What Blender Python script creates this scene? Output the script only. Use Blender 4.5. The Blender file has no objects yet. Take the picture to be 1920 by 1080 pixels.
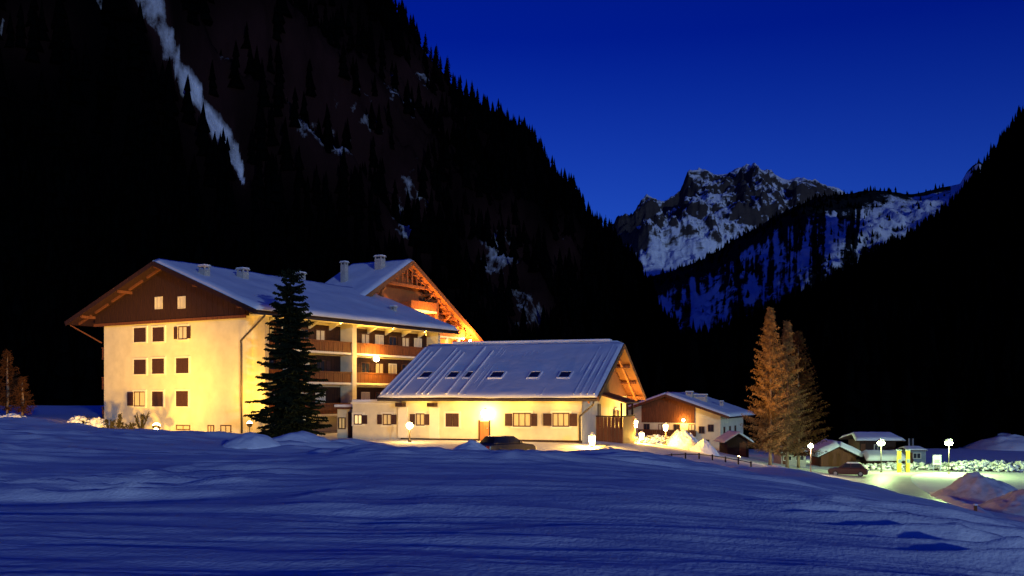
import bpy, math, random
import numpy as np
from mathutils import Vector, Matrix

# ------------------------------------------------------------------ camera, sky, moonlight, exposure
scene = bpy.context.scene
EYE = 3.2            # eye height above the hotel's ground
FPX, CX, HY = 1800.0, 960.0, 745.0   # focal length, principal column and horizon row for a 1920x1080 frame

cam_data = bpy.data.cameras.new('camera')
cam = bpy.data.objects.new('camera', cam_data)
scene.collection.objects.link(cam)
cam.location = (0, 0, EYE)
cam.rotation_euler = (math.radians(90), 0, 0)
cam_data.sensor_width = 36
cam_data.lens = 36 * FPX / 1920
cam_data.shift_y = (HY - 540) / 1920
cam_data.clip_start = 0.1
cam_data.clip_end = 20000
scene.camera = cam

world = bpy.data.worlds.new('World')
scene.world = world
world.use_nodes = True
wn = world.node_tree.nodes
wl = world.node_tree.links
wn.clear()
w_out = wn.new('ShaderNodeOutputWorld')
w_bg = wn.new('ShaderNodeBackground')
w_sky = wn.new('ShaderNodeTexSky')
w_sky.sky_type = 'NISHITA'
w_sky.sun_disc = False
MOON_EL, MOON_AZ = 5.0, 25.0        # low light from behind the camera, a little to the right
w_sky.sun_elevation = math.radians(MOON_EL)
w_sky.sun_rotation = math.radians(180 - MOON_AZ)
w_sky.air_density = 1.0
w_sky.dust_density = 0.0
w_sky.ozone_density = 6.0
w_tint = wn.new('ShaderNodeMix')
w_tint.data_type = 'RGBA'
w_tint.blend_type = 'MULTIPLY'
w_tint.inputs[0].default_value = 1.0
# dusk colouring by height above the horizon, the same all round
w_sep = wn.new('ShaderNodeSeparateXYZ')
w_tc = wn.new('ShaderNodeTexCoord'); wl.new(w_tc.outputs['Generated'], w_sep.inputs[0])
w_ramp = wn.new('ShaderNodeValToRGB')
while len(w_ramp.color_ramp.elements) < 5: w_ramp.color_ramp.elements.new(0.5)
for e_, (p_, c_) in zip(w_ramp.color_ramp.elements, ((0.0, (0.60, 0.45, 1.0)), (0.19, (0.40, 0.33, 1.0)), (0.35, (0.004, 0.092, 0.76)), (0.6, (0.0, 0.085, 0.68)), (1.0, (0.0, 0.08, 0.64)))):
    e_.position = p_; e_.color = (*c_, 1)
wl.new(w_sep.outputs['Z'], w_ramp.inputs[0]); wl.new(w_ramp.outputs[0], w_tint.inputs[7])
wl.new(w_sky.outputs[0], w_tint.inputs[6])
wl.new(w_tint.outputs[2], w_bg.inputs[0])
w_bg.inputs[1].default_value = 0.145
wl.new(w_bg.outputs[0], w_out.inputs[0])

sun_data = bpy.data.lights.new('moon', 'SUN')
sun_data.energy = 0.72
sun_data.angle = math.radians(1.0)
sun_data.color = (0.52, 0.76, 1.0)
sun = bpy.data.objects.new('moon', sun_data)
scene.collection.objects.link(sun)
_e, _a = math.radians(MOON_EL), math.radians(MOON_AZ)
to_sun = Vector((math.sin(_a) * math.cos(_e), -math.cos(_a) * math.cos(_e), math.sin(_e)))
sun.rotation_euler = to_sun.to_track_quat('Z', 'Y').to_euler()

vs = scene.view_settings
vs.view_transform = 'Standard'
vs.look = 'None'
vs.exposure = 0
vs.gamma = 1
vs.use_curve_mapping = False
scene.render.engine = 'CYCLES'
scene.cycles.use_denoising = True
scene.cycles.max_bounces = 6
scene.cycles.diffuse_bounces = 3
scene.cycles.sample_clamp_indirect = 4
scene.cycles.use_light_tree = True

# ------------------------------------------------------------------ helpers
C = scene.collection
rnd = random.Random(7)
nr = np.random.RandomState(11)

def sm(a, b, x):
    t = np.clip((np.asarray(x, float) - a) / (b - a), 0, 1)
    return t * t * (3 - 2 * t)

def _hash(ix, iy, seed):
    h = (ix.astype(np.int64) * 374761393 + iy.astype(np.int64) * 668265263 + seed * 1442695041) & 0x7fffffff
    h = ((h ^ (h >> 13)) * 1274126177) & 0x7fffffff
    h = (h ^ (h >> 16)) & 0x7fffffff
    return h / float(0x7fffffff)

def vnoise(x, y, seed=0):
    x = np.asarray(x, float); y = np.asarray(y, float)
    ix = np.floor(x); iy = np.floor(y)
    fx = x - ix; fy = y - iy
    fx = fx * fx * fx * (fx * (fx * 6 - 15) + 10); fy = fy * fy * fy * (fy * (fy * 6 - 15) + 10)
    a = _hash(ix, iy, seed); b = _hash(ix + 1, iy, seed)
    c = _hash(ix, iy + 1, seed); d = _hash(ix + 1, iy + 1, seed)
    return (a + (b - a) * fx) * (1 - fy) + (c + (d - c) * fx) * fy

def fbm(x, y, seed=0, oct=5, gain=0.5, ridged=False):
    s = 0; amp = 1; tot = 0
    for o in range(oct):
        n = vnoise(x * 2 ** o + 17.3 * o, y * 2 ** o - 9.1 * o, seed + o)
        if ridged:
            n = 1 - np.abs(2 * n - 1)
        s = s + n * amp; tot += amp; amp *= gain
    return s / tot

def tag(o, label=None, cat=None, group=None, kind=None):
    if label: o['label'] = label
    if cat: o['category'] = cat
    if group: o['group'] = group
    if kind: o['kind'] = kind
    return o

def empty(name, loc=(0, 0, 0), rz=0):
    o = bpy.data.objects.new(name, None)
    o.empty_display_size = 0.3
    o.location = loc
    o.rotation_euler = (0, 0, rz)
    C.objects.link(o)
    return o

def copy_tree(o, parent=None):
    c = o.copy()
    C.objects.link(c)
    c.parent = parent
    for ch in o.children:
        copy_tree(ch, c)
    return c

def np_mesh(name, V, F, mats=None, parent=None, smooth=False):
    """V (n,3) array; F (m,3) or (m,4) int array (or list of such arrays)."""
    me = bpy.data.meshes.new(name)
    Fs = F if isinstance(F, list) else [F]
    Fs = [np.asarray(f, np.int32) for f in Fs if len(f)]
    V = np.asarray(V, np.float32)
    nl = sum(f.size for f in Fs); nf = sum(len(f) for f in Fs)
    me.vertices.add(len(V)); me.vertices.foreach_set('co', V.ravel())
    me.loops.add(nl); me.polygons.add(nf)
    me.loops.foreach_set('vertex_index', np.concatenate([f.ravel() for f in Fs]))
    tot = np.concatenate([np.full(len(f), f.shape[1], np.int32) for f in Fs])
    st = np.concatenate([[0], np.cumsum(tot)[:-1]]).astype(np.int32)
    me.polygons.foreach_set('loop_start', st)
    if smooth:
        me.polygons.foreach_set('use_smooth', np.ones(nf, bool))
    me.update(calc_edges=True)
    me.validate()
    for m in (mats if isinstance(mats, (list, tuple)) else [mats]):
        if m: me.materials.append(m)
    o = bpy.data.objects.new(name, me)
    C.objects.link(o)
    if parent: o.parent = parent
    return o

class MB:
    """collects shapes into one mesh"""
    def __init__(s): s.v = []; s.f = []
    def add(s, vs_, fs):
        n = len(s.v); s.v += [tuple(v) for v in vs_]; s.f += [tuple(i + n for i in f) for f in fs]; return s
    def box(s, x0, x1, y0, y1, z0, z1):
        return s.add([(x0, y0, z0), (x1, y0, z0), (x1, y1, z0), (x0, y1, z0), (x0, y0, z1), (x1, y0, z1), (x1, y1, z1), (x0, y1, z1)],
                     [(0, 3, 2, 1), (4, 5, 6, 7), (0, 1, 5, 4), (1, 2, 6, 5), (2, 3, 7, 6), (3, 0, 4, 7)])
    def bar(s, p, q, w, h, up=(0, 0, 1)):
        p = Vector(p); q = Vector(q); d = (q - p).normalized(); u = Vector(up)
        r = d.cross(u)
        if r.length < 1e-4: r = d.cross(Vector((1, 0, 0)))
        r.normalize(); u = r.cross(d).normalized()
        r *= w / 2; u *= h / 2
        return s.add([p - r - u, p + r - u, p + r + u, p - r + u, q - r - u, q + r - u, q + r + u, q - r + u],
                     [(0, 1, 2, 3), (7, 6, 5, 4), (0, 4, 5, 1), (1, 5, 6, 2), (2, 6, 7, 3), (3, 7, 4, 0)])
    def prism(s, poly, d):
        """poly: 3-D points (planar), d: extrusion vector"""
        n = len(poly); P = [Vector(p) for p in poly]; d = Vector(d)
        return s.add(P + [p + d for p in P],
                     [tuple(range(n - 1, -1, -1)), tuple(range(n, 2 * n))] + [(i, (i + 1) % n, n + (i + 1) % n, n + i) for i in range(n)])
    def tube(s, pts, r, n=8, cap=True):
        pts = [Vector(p) for p in pts]; rs = r if isinstance(r, (list, tuple)) else [r] * len(pts)
        rings = []
        for i, p in enumerate(pts):
            d = (pts[min(i + 1, len(pts) - 1)] - pts[max(i - 1, 0)]).normalized()
            a = d.cross(Vector((0, 0, 1)))
            if a.length < 1e-3: a = d.cross(Vector((1, 0, 0)))
            a.normalize(); b = d.cross(a)
            rings.append([p + (a * math.cos(2 * math.pi * k / n) + b * math.sin(2 * math.pi * k / n)) * rs[i] for k in range(n)])
        vs_ = [v for R in rings for v in R]; fs = []
        for i in range(len(pts) - 1):
            for k in range(n):
                fs.append((i * n + k, i * n + (k + 1) % n, (i + 1) * n + (k + 1) % n, (i + 1) * n + k))
        if cap:
            fs.append(tuple(range(n - 1, -1, -1))); fs.append(tuple(range((len(pts) - 1) * n, len(pts) * n)))
        return s.add(vs_, fs)
    def ball(s, c, r, nu=12, nv=8, sz=1.0):
        c = Vector(c); vs_ = [c + Vector((0, 0, -r * sz))]; fs = []
        for j in range(1, nv):
            t = -math.pi / 2 + math.pi * j / nv
            for k in range(nu):
                a = 2 * math.pi * k / nu
                vs_.append(c + Vector((r * math.cos(t) * math.cos(a), r * math.cos(t) * math.sin(a), r * sz * math.sin(t))))
        vs_.append(c + Vector((0, 0, r * sz)))
        for k in range(nu): fs.append((0, 1 + (k + 1) % nu, 1 + k))
        for j in range(nv - 2):
            for k in range(nu):
                a = 1 + j * nu
                fs.append((a + k, a + (k + 1) % nu, a + nu + (k + 1) % nu, a + nu + k))
        a = 1 + (nv - 2) * nu; top = len(vs_) - 1
        for k in range(nu): fs.append((a + k, a + (k + 1) % nu, top))
        return s.add(vs_, fs)
    def build(s, name, m, parent=None, smooth=False, bevel=0):
        me = bpy.data.meshes.new(name)
        me.from_pydata([tuple(v) for v in s.v], [], s.f)
        if m: me.materials.append(m)
        if smooth:
            me.polygons.foreach_set('use_smooth', [True] * len(me.polygons))
        me.update()
        o = bpy.data.objects.new(name, me)
        C.objects.link(o)
        if parent: o.parent = parent
        if bevel:
            b = o.modifiers.new('bevel', 'BEVEL'); b.width = bevel; b.segments = 2; b.limit_method = 'ANGLE'
        return o

# ------------------------------------------------------------------ materials
def mat(name, col, rough=0.8, var=0.0, scale=3.0, stretch=(1, 1, 1), bump=0.0, bscale=None, metallic=0.0, emit=0.0, ecol=None, spec=0.3, col2=None):
    m = bpy.data.materials.new(name)
    m.use_nodes = True
    nt = m.node_tree; N = nt.nodes; L = nt.links
    b = N['Principled BSDF']
    b.inputs['Roughness'].default_value = rough
    b.inputs['Metallic'].default_value = metallic
    b.inputs['Specular IOR Level'].default_value = spec
    b.inputs['Base Color'].default_value = (*col, 1)
    if emit:
        b.inputs['Emission Color'].default_value = (*(ecol or col), 1)
        b.inputs['Emission Strength'].default_value = emit
    if var or bump or col2:
        tc = N.new('ShaderNodeTexCoord'); mp = N.new('ShaderNodeMapping')
        mp.inputs['Scale'].default_value = stretch
        L.new(tc.outputs['Object'], mp.inputs[0])
        no = N.new('ShaderNodeTexNoise'); no.inputs['Scale'].default_value = scale
        no.inputs['Detail'].default_value = 6; no.inputs['Roughness'].default_value = 0.6
        L.new(mp.outputs[0], no.inputs[0])
        if var or col2:
            cr = N.new('ShaderNodeValToRGB')
            c2 = col2 or tuple(max(0, c * (1 - var)) for c in col)
            c1 = col if col2 else tuple(min(1, c * (1 + var)) for c in col)
            cr.color_ramp.elements[0].position = 0.32; cr.color_ramp.elements[0].color = (*c2, 1)
            cr.color_ramp.elements[1].position = 0.68; cr.color_ramp.elements[1].color = (*c1, 1)
            L.new(no.outputs[0], cr.inputs[0]); L.new(cr.outputs[0], b.inputs['Base Color'])
        if bump:
            bp = N.new('ShaderNodeBump'); bp.inputs['Strength'].default_value = bump; bp.inputs['Distance'].default_value = 0.05
            nb = no
            if bscale:
                nb = N.new('ShaderNodeTexNoise'); nb.inputs['Scale'].default_value = bscale; nb.inputs['Detail'].default_value = 5
                L.new(mp.outputs[0], nb.inputs[0])
            L.new(nb.outputs[0], bp.inputs['Height']); L.new(bp.outputs[0], b.inputs['Normal'])
    return m

M = {}
M['snow'] = mat('snow', (0.80, 0.81, 0.84), 0.85, var=0.05, scale=0.6, bump=0.45, bscale=16.0, spec=0.05)
M['roof_snow'] = mat('roof_snow', (0.78, 0.79, 0.83), 0.6, var=0.06, scale=0.5, bump=0.4, bscale=2.2)
M['dirty_snow'] = mat('dirty_snow', (0.72, 0.73, 0.76), 0.85, scale=0.9, col2=(0.42, 0.42, 0.45), bump=0.6, bscale=3.0)
M['plaster'] = mat('plaster', (0.74, 0.66, 0.46), 0.9, var=0.10, scale=0.9, bump=0.15, bscale=14)
M['plaster_trim'] = mat('plaster_trim', (0.82, 0.76, 0.60), 0.85, var=0.04, scale=2)
M['wood'] = mat('wood', (0.15, 0.050, 0.020), 0.75, var=0.35, scale=2.2, stretch=(6, 6, 0.5), bump=0.4)
M['wood_orange'] = mat('wood_orange', (0.36, 0.13, 0.04), 0.7, var=0.3, scale=2.2, stretch=(6, 6, 0.5), bump=0.3)
M['wood_dark'] = mat('wood_dark', (0.034, 0.012, 0.007), 0.75, var=0.4, scale=2.5, stretch=(5, 5, 0.5), bump=0.3)
M['shutter'] = mat('shutter', (0.055, 0.022, 0.018), 0.7, var=0.35, scale=8, stretch=(4, 4, 0.6), bump=0.3)
M['frame'] = mat('frame', (0.62, 0.56, 0.46), 0.6, var=0.1, scale=6)
M['frame_brown'] = mat('frame_brown', (0.10, 0.045, 0.025), 0.6, var=0.3, scale=6)
M['glass'] = mat('glass', (0.02, 0.022, 0.028), 0.12, spec=0.6)
M['curtain'] = mat('curtain', (0.60, 0.55, 0.45), 0.9, var=0.25, scale=6, stretch=(6, 6, 0.3))
M['lit_curtain'] = mat('lit_curtain', (0.75, 0.62, 0.35), 0.9, var=0.15, scale=5, stretch=(6, 6, 0.4), emit=0.9, ecol=(1.0, 0.72, 0.30))
M['dim_curtain'] = mat('dim_curtain', (0.60, 0.45, 0.20), 0.9, var=0.2, scale=5, stretch=(6, 6, 0.4), emit=0.25, ecol=(1.0, 0.65, 0.25))
M['metal'] = mat('metal', (0.09, 0.07, 0.06), 0.45, metallic=0.6, var=0.2, scale=6)
M['zinc'] = mat('zinc', (0.38, 0.38, 0.40), 0.45, metallic=0.7, var=0.15, scale=3)
M['chimney'] = mat('chimney', (0.46, 0.42, 0.36), 0.9, var=0.2, scale=4, bump=0.3)
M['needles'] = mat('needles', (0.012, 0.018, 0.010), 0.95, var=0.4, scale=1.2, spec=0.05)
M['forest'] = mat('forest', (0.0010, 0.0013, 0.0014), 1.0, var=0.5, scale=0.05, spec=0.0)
M['bark'] = mat('bark', (0.07, 0.045, 0.03), 0.9, var=0.3, scale=6, stretch=(3, 3, 0.6), bump=0.5)
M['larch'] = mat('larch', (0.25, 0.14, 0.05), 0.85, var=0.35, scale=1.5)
M['larch_shade_tint'] = mat('larch_shade_tint', (0.09, 0.036, 0.014), 0.9, var=0.35, scale=1.5, spec=0.05)  # larch twigs painted darker, for trees that should look less lit
M['larch_bark'] = mat('larch_bark', (0.30, 0.19, 0.11), 0.9, var=0.3, scale=5, stretch=(3, 3, 0.6), bump=0.5)
M['dry_plant'] = mat('dry_plant', (0.007, 0.005, 0.004), 0.9, var=0.3, scale=6)
M['warm_glow'] = mat('warm_glow', (1, 0.8, 0.5), 0.4, emit=45, ecol=(1.0, 0.74, 0.34))
M['green_glow'] = mat('green_glow', (0.9, 1, 0.8), 0.4, emit=45, ecol=(0.78, 1.0, 0.52))
M['stone'] = mat('stone', (0.26, 0.23, 0.20), 0.9, var=0.3, scale=2.5, bump=0.6)
M['asphalt'] = mat('asphalt', (0.05, 0.048, 0.05), 0.8, var=0.3, scale=5)
M['car_black'] = mat('car_black', (0.022, 0.020, 0.022), 0.22, spec=0.8)
M['car_red'] = mat('car_red', (0.05, 0.014, 0.012), 0.3, spec=0.55)
M['rubber'] = mat('rubber', (0.018, 0.018, 0.018), 0.85)
M['rim'] = mat('rim', (0.35, 0.35, 0.37), 0.35, metallic=0.9)
M['tail_light'] = mat('tail_light', (0.25, 0.01, 0.01), 0.3)
M['head_light'] = mat('head_light', (0.6, 0.6, 0.6), 0.2)
M['yellow_paint'] = mat('yellow_paint', (0.65, 0.48, 0.05), 0.6, var=0.15, scale=4)
M['white_board'] = mat('white_board', (0.78, 0.80, 0.80), 0.6, var=0.04, scale=4)
M['print'] = mat('print', (0.16, 0.20, 0.24), 0.6)
M['blue_grey'] = mat('blue_grey', (0.20, 0.23, 0.28), 0.7, var=0.2, scale=2)

# ------------------------------------------------------------------ ground
def ground_z(X, Y):
    X = np.asarray(X, float); Y = np.asarray(Y, float)
    # snowfield the camera stands on: a hump that falls away to the right and beyond
    a = 0.0005 * np.clip((X + 31) / 29, 0, 1) * (1 - sm(10, 18, X))
    drop = 1.66 + a * np.maximum(Y, 0) ** 2 + 0.0090 * np.maximum(X, 0) ** 2
    hump = EYE - drop
    left = 1 - sm(-6, 4, X)
    hump = hump + left * (0.16 * np.exp(-((Y - 29) / 4.5) ** 2) - 0.42 * np.exp(-((Y - 39.5) / 4.0) ** 2))
    hump = hump + 0.12 * sm(-12, -30, X) * sm(45, 58, Y)
    # ski track berm
    ax, ay, bx, by = -10.0, 44.0, -2.6, 23.0
    t = np.clip(((X - ax) * (bx - ax) + (Y - ay) * (by - ay)) / ((bx - ax) ** 2 + (by - ay) ** 2), 0, 1)
    d = np.hypot(X - ax - t * (bx - ax), Y - ay - t * (by - ay))
    hump = hump + 0.24 * np.exp(-(d / 0.5) ** 2) * sm(0, 0.15, t) * (1 - sm(0.6, 1, t))
    # valley floor with hotel, yard and the lower road
    far = -0.25 - 5.35 * sm(4, 40, X) + 1.5 * sm(-28, -52, X)
    far = far - 0.8 * np.exp(-((Y - 65) / 4.5) ** 2) * sm(-24, -14, X) * (1 - sm(9, 16, X))
    plain = -5.6 + 0 * X
    hump = np.where(X > 6, np.maximum(hump, plain), hump)
    w = sm(57, 65, Y + 1.5 * fbm(X * 0.12, Y * 0.12, 5, 3))
    z = hump * (1 - w) + far * w
    z = z + 0.35 * (fbm(X * 0.09, Y * 0.09, 3, 4) - 0.5) * (1 - 0.6 * w)
    # wind ripples, long across and short along the view
    near = 1 - sm(48, 60, Y)
    xr = X * 0.995 - Y * 0.10; yr = Y * 0.995 + X * 0.10
    warp = 1.2 * fbm(X * 0.25, Y * 0.35, 21, 3)
    r1 = fbm(xr * 0.15 + warp * 0.6, yr * 0.75, 31, 3, 0.42, ridged=True)
    r2 = fbm(xr * 0.42 + warp, yr * 2.6, 41, 3, ridged=True)
    patch = (0.25 + 0.75 * sm(0.38, 0.62, fbm(X * 0.11, Y * 0.14, 51, 3))) * (1 - 0.6 * sm(3, 10, X) * sm(18, 30, Y))
    z = z + near * patch * (0.46 * (r1 ** 1.5 - 0.4) + 0.10 * (r2 ** 1.5 - 0.4)) + near * 0.010 * (r2 - 0.5) + near * 0.55 * (fbm(xr * 0.05, yr * 0.13, 55, 2) - 0.5) + (1 - sm(22, 34, Y)) * 0.009 * (fbm(xr * 2.6 + warp, yr * 8.0, 71, 3, ridged=True) - 0.5)
    bank = np.exp(-((Y - 58.5) / 3.2) ** 2) * (1 - sm(-12, -2, X))
    z = z + bank * (0.30 + 0.9 * (fbm(X * 0.22, Y * 0.25, 65, 4) - 0.45))
    # ploughed lumps along the edge of the field
    edge = np.exp(-((Y - 60) / 2.6) ** 2) * (1 - sm(14, 20, X))
    z = z + edge * 1.0 * (fbm(X * 0.42, Y * 0.42, 61, 5) - 0.5)
    return z

def gz(x, y):
    return float(ground_z(np.array([x]), np.array([y]))[0])

ys = np.concatenate([np.linspace(-45, 3.5, 18), 4 * (72 / 4) ** np.linspace(0, 1, 560), 72 * (5200 / 72) ** np.linspace(0, 1, 110)[1:]])
a_in = np.linspace(-0.62, 0.62, 440)
a_out = 0.62 * (1.9 / 0.62) ** np.linspace(0, 1, 34)[1:]
aa = np.concatenate([-a_out[::-1], a_in, a_out])
wid = np.where(ys > 4, ys + 4, 8 + (4 - ys) * 0.8)
GX = aa[None, :] * wid[:, None]; GY = np.repeat(ys[:, None], len(aa), 1)
GZ = ground_z(GX, GY)
nR, nC = GX.shape
idx = np.arange(nR * nC).reshape(nR, nC)
F = np.stack([idx[:-1, :-1], idx[:-1, 1:], idx[1:, 1:], idx[1:, :-1]], -1).reshape(-1, 4)
ground = np_mesh('ground', np.stack([GX, GY, GZ], -1).reshape(-1, 3), F, M['snow'], smooth=True)
tag(ground, kind='structure')

# ------------------------------------------------------------------ mountains
def mountain_material(name, rock, rock2, woods, snow=(0.78, 0.79, 0.84), nscale=0.02, streak=1.0, soft=0.13):
    """snow lies where the vertex attribute says, broken up by noise; rock elsewhere; woods = dark forest floor"""
    m = bpy.data.materials.new(name); m.use_nodes = True
    nt = m.node_tree; N = nt.nodes; L = nt.links
    b = N['Principled BSDF']; b.inputs['Roughness'].default_value = 0.9; b.inputs['Specular IOR Level'].default_value = 0.0
    tc = N.new('ShaderNodeTexCoord'); mp = N.new('ShaderNodeMapping'); mp.inputs['Scale'].default_value = (1, 1, streak)
    L.new(tc.outputs['Object'], mp.inputs[0])
    n1 = N.new('ShaderNodeTexNoise'); n1.inputs['Scale'].default_value = nscale; n1.inputs['Detail'].default_value = 10; n1.inputs['Roughness'].default_value = 0.68
    L.new(mp.outputs[0], n1.inputs[0])
    rk = N.new('ShaderNodeMix'); rk.data_type = 'RGBA'; rk.inputs[6].default_value = (*rock, 1); rk.inputs[7].default_value = (*rock2, 1)
    n2 = N.new('ShaderNodeTexNoise'); n2.inputs['Scale'].default_value = nscale * 0.4; n2.inputs['Detail'].default_value = 6
    L.new(mp.outputs[0], n2.inputs[0]); L.new(n2.outputs[0], rk.inputs[0])
    at_w = N.new('ShaderNodeAttribute'); at_w.attribute_name = 'woods'
    at_s = N.new('ShaderNodeAttribute'); at_s.attribute_name = 'snow'
    mw = N.new('ShaderNodeMix'); mw.data_type = 'RGBA'; mw.inputs[7].default_value = (*woods, 1)
    L.new(at_w.outputs['Fac'], mw.inputs[0]); L.new(rk.outputs[2], mw.inputs[6])
    ad = N.new('ShaderNodeMath'); ad.operation = 'ADD'; L.new(at_s.outputs['Fac'], ad.inputs[0]); L.new(n1.outputs[0], ad.inputs[1])
    rp = N.new('ShaderNodeMapRange'); rp.inputs['From Min'].default_value = 0.95; rp.inputs['From Max'].default_value = 0.95 + soft
    L.new(ad.outputs[0], rp.inputs['Value'])
    ms = N.new('ShaderNodeMix'); ms.data_type = 'RGBA'; ms.inputs[7].default_value = (*snow, 1)
    L.new(rp.outputs[0], ms.inputs[0]); L.new(mw.outputs[2], ms.inputs[6])
    L.new(ms.outputs[2], b.inputs['Base Color'])
    bp = N.new('ShaderNodeBump'); bp.inputs['Strength'].default_value = 0.8; bp.inputs['Distance'].default_value = 0.25 / nscale
    L.new(n1.outputs[0], bp.inputs['Height']); L.new(bp.outputs[0], b.inputs['Normal'])
    return m

def mountain(name, prof, R, Ft, z0, power, nx, ny, noise, m, snow_fn, woods_fn, seed, fscale, back=0.35, ridge_keep=6, cliff=0.0, rough=0.45):
    """prof: skyline as (bearing column, row) pairs; R: ridge distance, Ft: foot distance (functions of column)"""
    px0, px1 = prof[0][0], prof[-1][0]
    px = np.linspace(px0, px1, nx)
    py = np.interp(px, [p[0] for p in prof], [p[1] for p in prof])
    Rr = R(px); Fr = Ft(px)
    H = EYE + (HY - py) / FPX * Rr - z0
    t = np.concatenate([np.linspace(0, 1, ny), 1 + np.linspace(0, back, ny // 6 + 2)[1:]])
    T, PX = np.meshgrid(t, px, indexing='ij')
    RR = Fr[None, :] + (Rr - Fr)[None, :] * T
    X = (PX - CX) / FPX * RR
    up = np.where(T <= 1, T, 1 - (T - 1) * 1.2)
    prf = np.clip(up, 0, 1) ** power
    if cliff:
        k = prf * 5 + 1.5 * fbm(X * fscale * 0.6, RR * fscale * 0.6, seed + 70, 3)
        prf = prf + cliff * (np.floor(k) + sm(0.25, 0.75, k - np.floor(k)) - k) * 0.2 * (1 - np.clip(up, 0, 1) ** 4) * np.clip(up * 4, 0, 1)
    Z = z0 + H[None, :] * prf
    n = fbm(X * fscale, RR * fscale, seed, 6, 0.52, True) - 0.55
    n2 = fbm(X * fscale * 3, RR * fscale * 3, seed + 30, 5, 0.55, True) - 0.55
    keep = 1 - np.clip(up, 0, 1) ** ridge_keep * 0.85
    Z = Z + noise * (n * 1.3 + n2 * rough) * np.clip(up * 3, 0, 1) * keep
    V = np.stack([X, RR, Z], -1)
    nr_, nc_ = X.shape
    ii = np.arange(nr_ * nc_).reshape(nr_, nc_)
    F = np.stack([ii[:-1, :-1], ii[:-1, 1:], ii[1:, 1:], ii[1:, :-1]], -1).reshape(-1, 4)
    o = np_mesh(name, V.reshape(-1, 3), F, m, smooth=True)
    PY = HY - (Z - EYE) / RR * FPX
    gy = np.gradient(Z, axis=0) / np.maximum(np.gradient(RR, axis=0), 1e-3)
    gx = np.gradient(Z, axis=1) / np.maximum(np.abs(np.gradient(X, axis=1)), 1e-3)
    flat = 1 / np.sqrt(1 + gx ** 2 + gy ** 2)
    S = np.clip(snow_fn(PX, PY, flat, T, X, RR), -1, 1); W = np.clip(woods_fn(PX, PY, flat, T, X, RR), 0, 1)
    for nm, arr in (('snow', S), ('woods', W)):
        at = o.data.attributes.new(nm, 'FLOAT', 'POINT'); at.data.foreach_set('value', arr.astype(np.float32).ravel())
    tag(o, kind='structure')
    return dict(o=o, V=V, PX=PX, PY=PY, T=T, W=W, S=S, ny=ny)

def blob(px, py, cx, cy, rx, ry):
    return np.exp(-((px - cx) / rx) ** 2 - ((py - cy) / ry) ** 2)

def gully(px, py, pts):
    best = np.zeros_like(px)
    for (x0, y0, w0), (x1, y1, w1) in zip(pts[:-1], pts[1:]):
        t = np.clip(((px - x0) * (x1 - x0) + (py - y0) * (y1 - y0)) / ((x1 - x0) ** 2 + (y1 - y0) ** 2), 0, 1)
        d = np.hypot(px - x0 - t * (x1 - x0), py - y0 - t * (y1 - y0)); w = w0 + (w1 - w0) * t
        best = np.maximum(best, 1 - sm(0.55 * w, 1.15 * w, d))
    return best

G1 = [(240, -120, 40), (285, 0, 34), (305, 80, 22), (345, 150, 18), (385, 205, 20), (415, 250, 26), (440, 300, 16), (462, 345, 4)]
G2 = [(180, -30, 14), (190, 18, 4)]
G3 = [(5, 40, 16), (3, 95, 5)]
def left_snow(PX, PY, flat, T, X, Y):
    wx = 34 * (fbm(PX * 0.03, PY * 0.03, 141, 4) - 0.5); wy_ = 34 * (fbm(PX * 0.03 + 9, PY * 0.03, 142, 4) - 0.5)
    g = np.maximum.reduce([gully(PX + wx, PY + wy_, G1), gully(PX + wx, PY, G2) * 0.8, gully(PX + wx, PY, G3) * 0.8])
    rocks = left_rock(PX, PY)
    return g * 0.60 + rocks * 0.60 + 0.25 * rocks * (flat - 0.62) * 3 - 0.15 * (1 - np.maximum(g, rocks))
def left_rock(PX, PY):
    r = (blob(PX, PY, 610, 200, 90, 110) * 0.8 + blob(PX, PY, 700, 260, 170, 110) * 0.55 + blob(PX, PY, 770, 400, 50, 80) * 1.1 + blob(PX, PY, 930, 470, 60, 90)
         + blob(PX, PY, 1000, 590, 50, 60) * 0.9 + blob(PX, PY, 780, 150, 60, 60) * 0.7 + blob(PX, PY, 500, 60, 120, 90) * 0.5 + blob(PX, PY, 400, 160, 60, 120) * 0.6
         + blob(PX, PY, 1060, 480, 30, 60) * 0.7 + blob(PX, PY, 60, 60, 70, 60) * 0.5 + blob(PX, PY, 480, 320, 40, 40) * 0.5)
    return np.clip(r, 0, 1)
def left_woods(PX, PY, flat, T, X, Y):
    n = fbm(X * 0.02, Y * 0.02, 77, 4)
    g = gully(PX, PY, G1)
    return np.clip(1 - left_rock(PX, PY) * (0.5 + n) * 1.45 - g, 0, 1)

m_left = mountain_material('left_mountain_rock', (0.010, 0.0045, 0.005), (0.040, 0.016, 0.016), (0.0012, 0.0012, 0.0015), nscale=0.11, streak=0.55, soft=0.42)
LPROF = [(-1100, -1500), (-300, -900), (300, -420), (600, -130), (690, -50), (752, 30), (800, 100), (860, 170), (905, 205), (960, 240), (1000, 270), (1025, 320), (1040, 345), (1075, 372), (1100, 425),
         (1140, 455), (1170, 490), (1200, 540), (1235, 600), (1270, 660), (1300, 715), (1330, 760)]
left_mtn = mountain('mountain_left', LPROF, lambda p: 950 + 0 * p, lambda p: 230 + 0.25 * np.clip(p - 300, 0, 1200), -2, 1.18, 700, 260, 40, m_left, left_snow, left_woods, 200, 0.012, cliff=1.2, rough=0.8)

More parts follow.
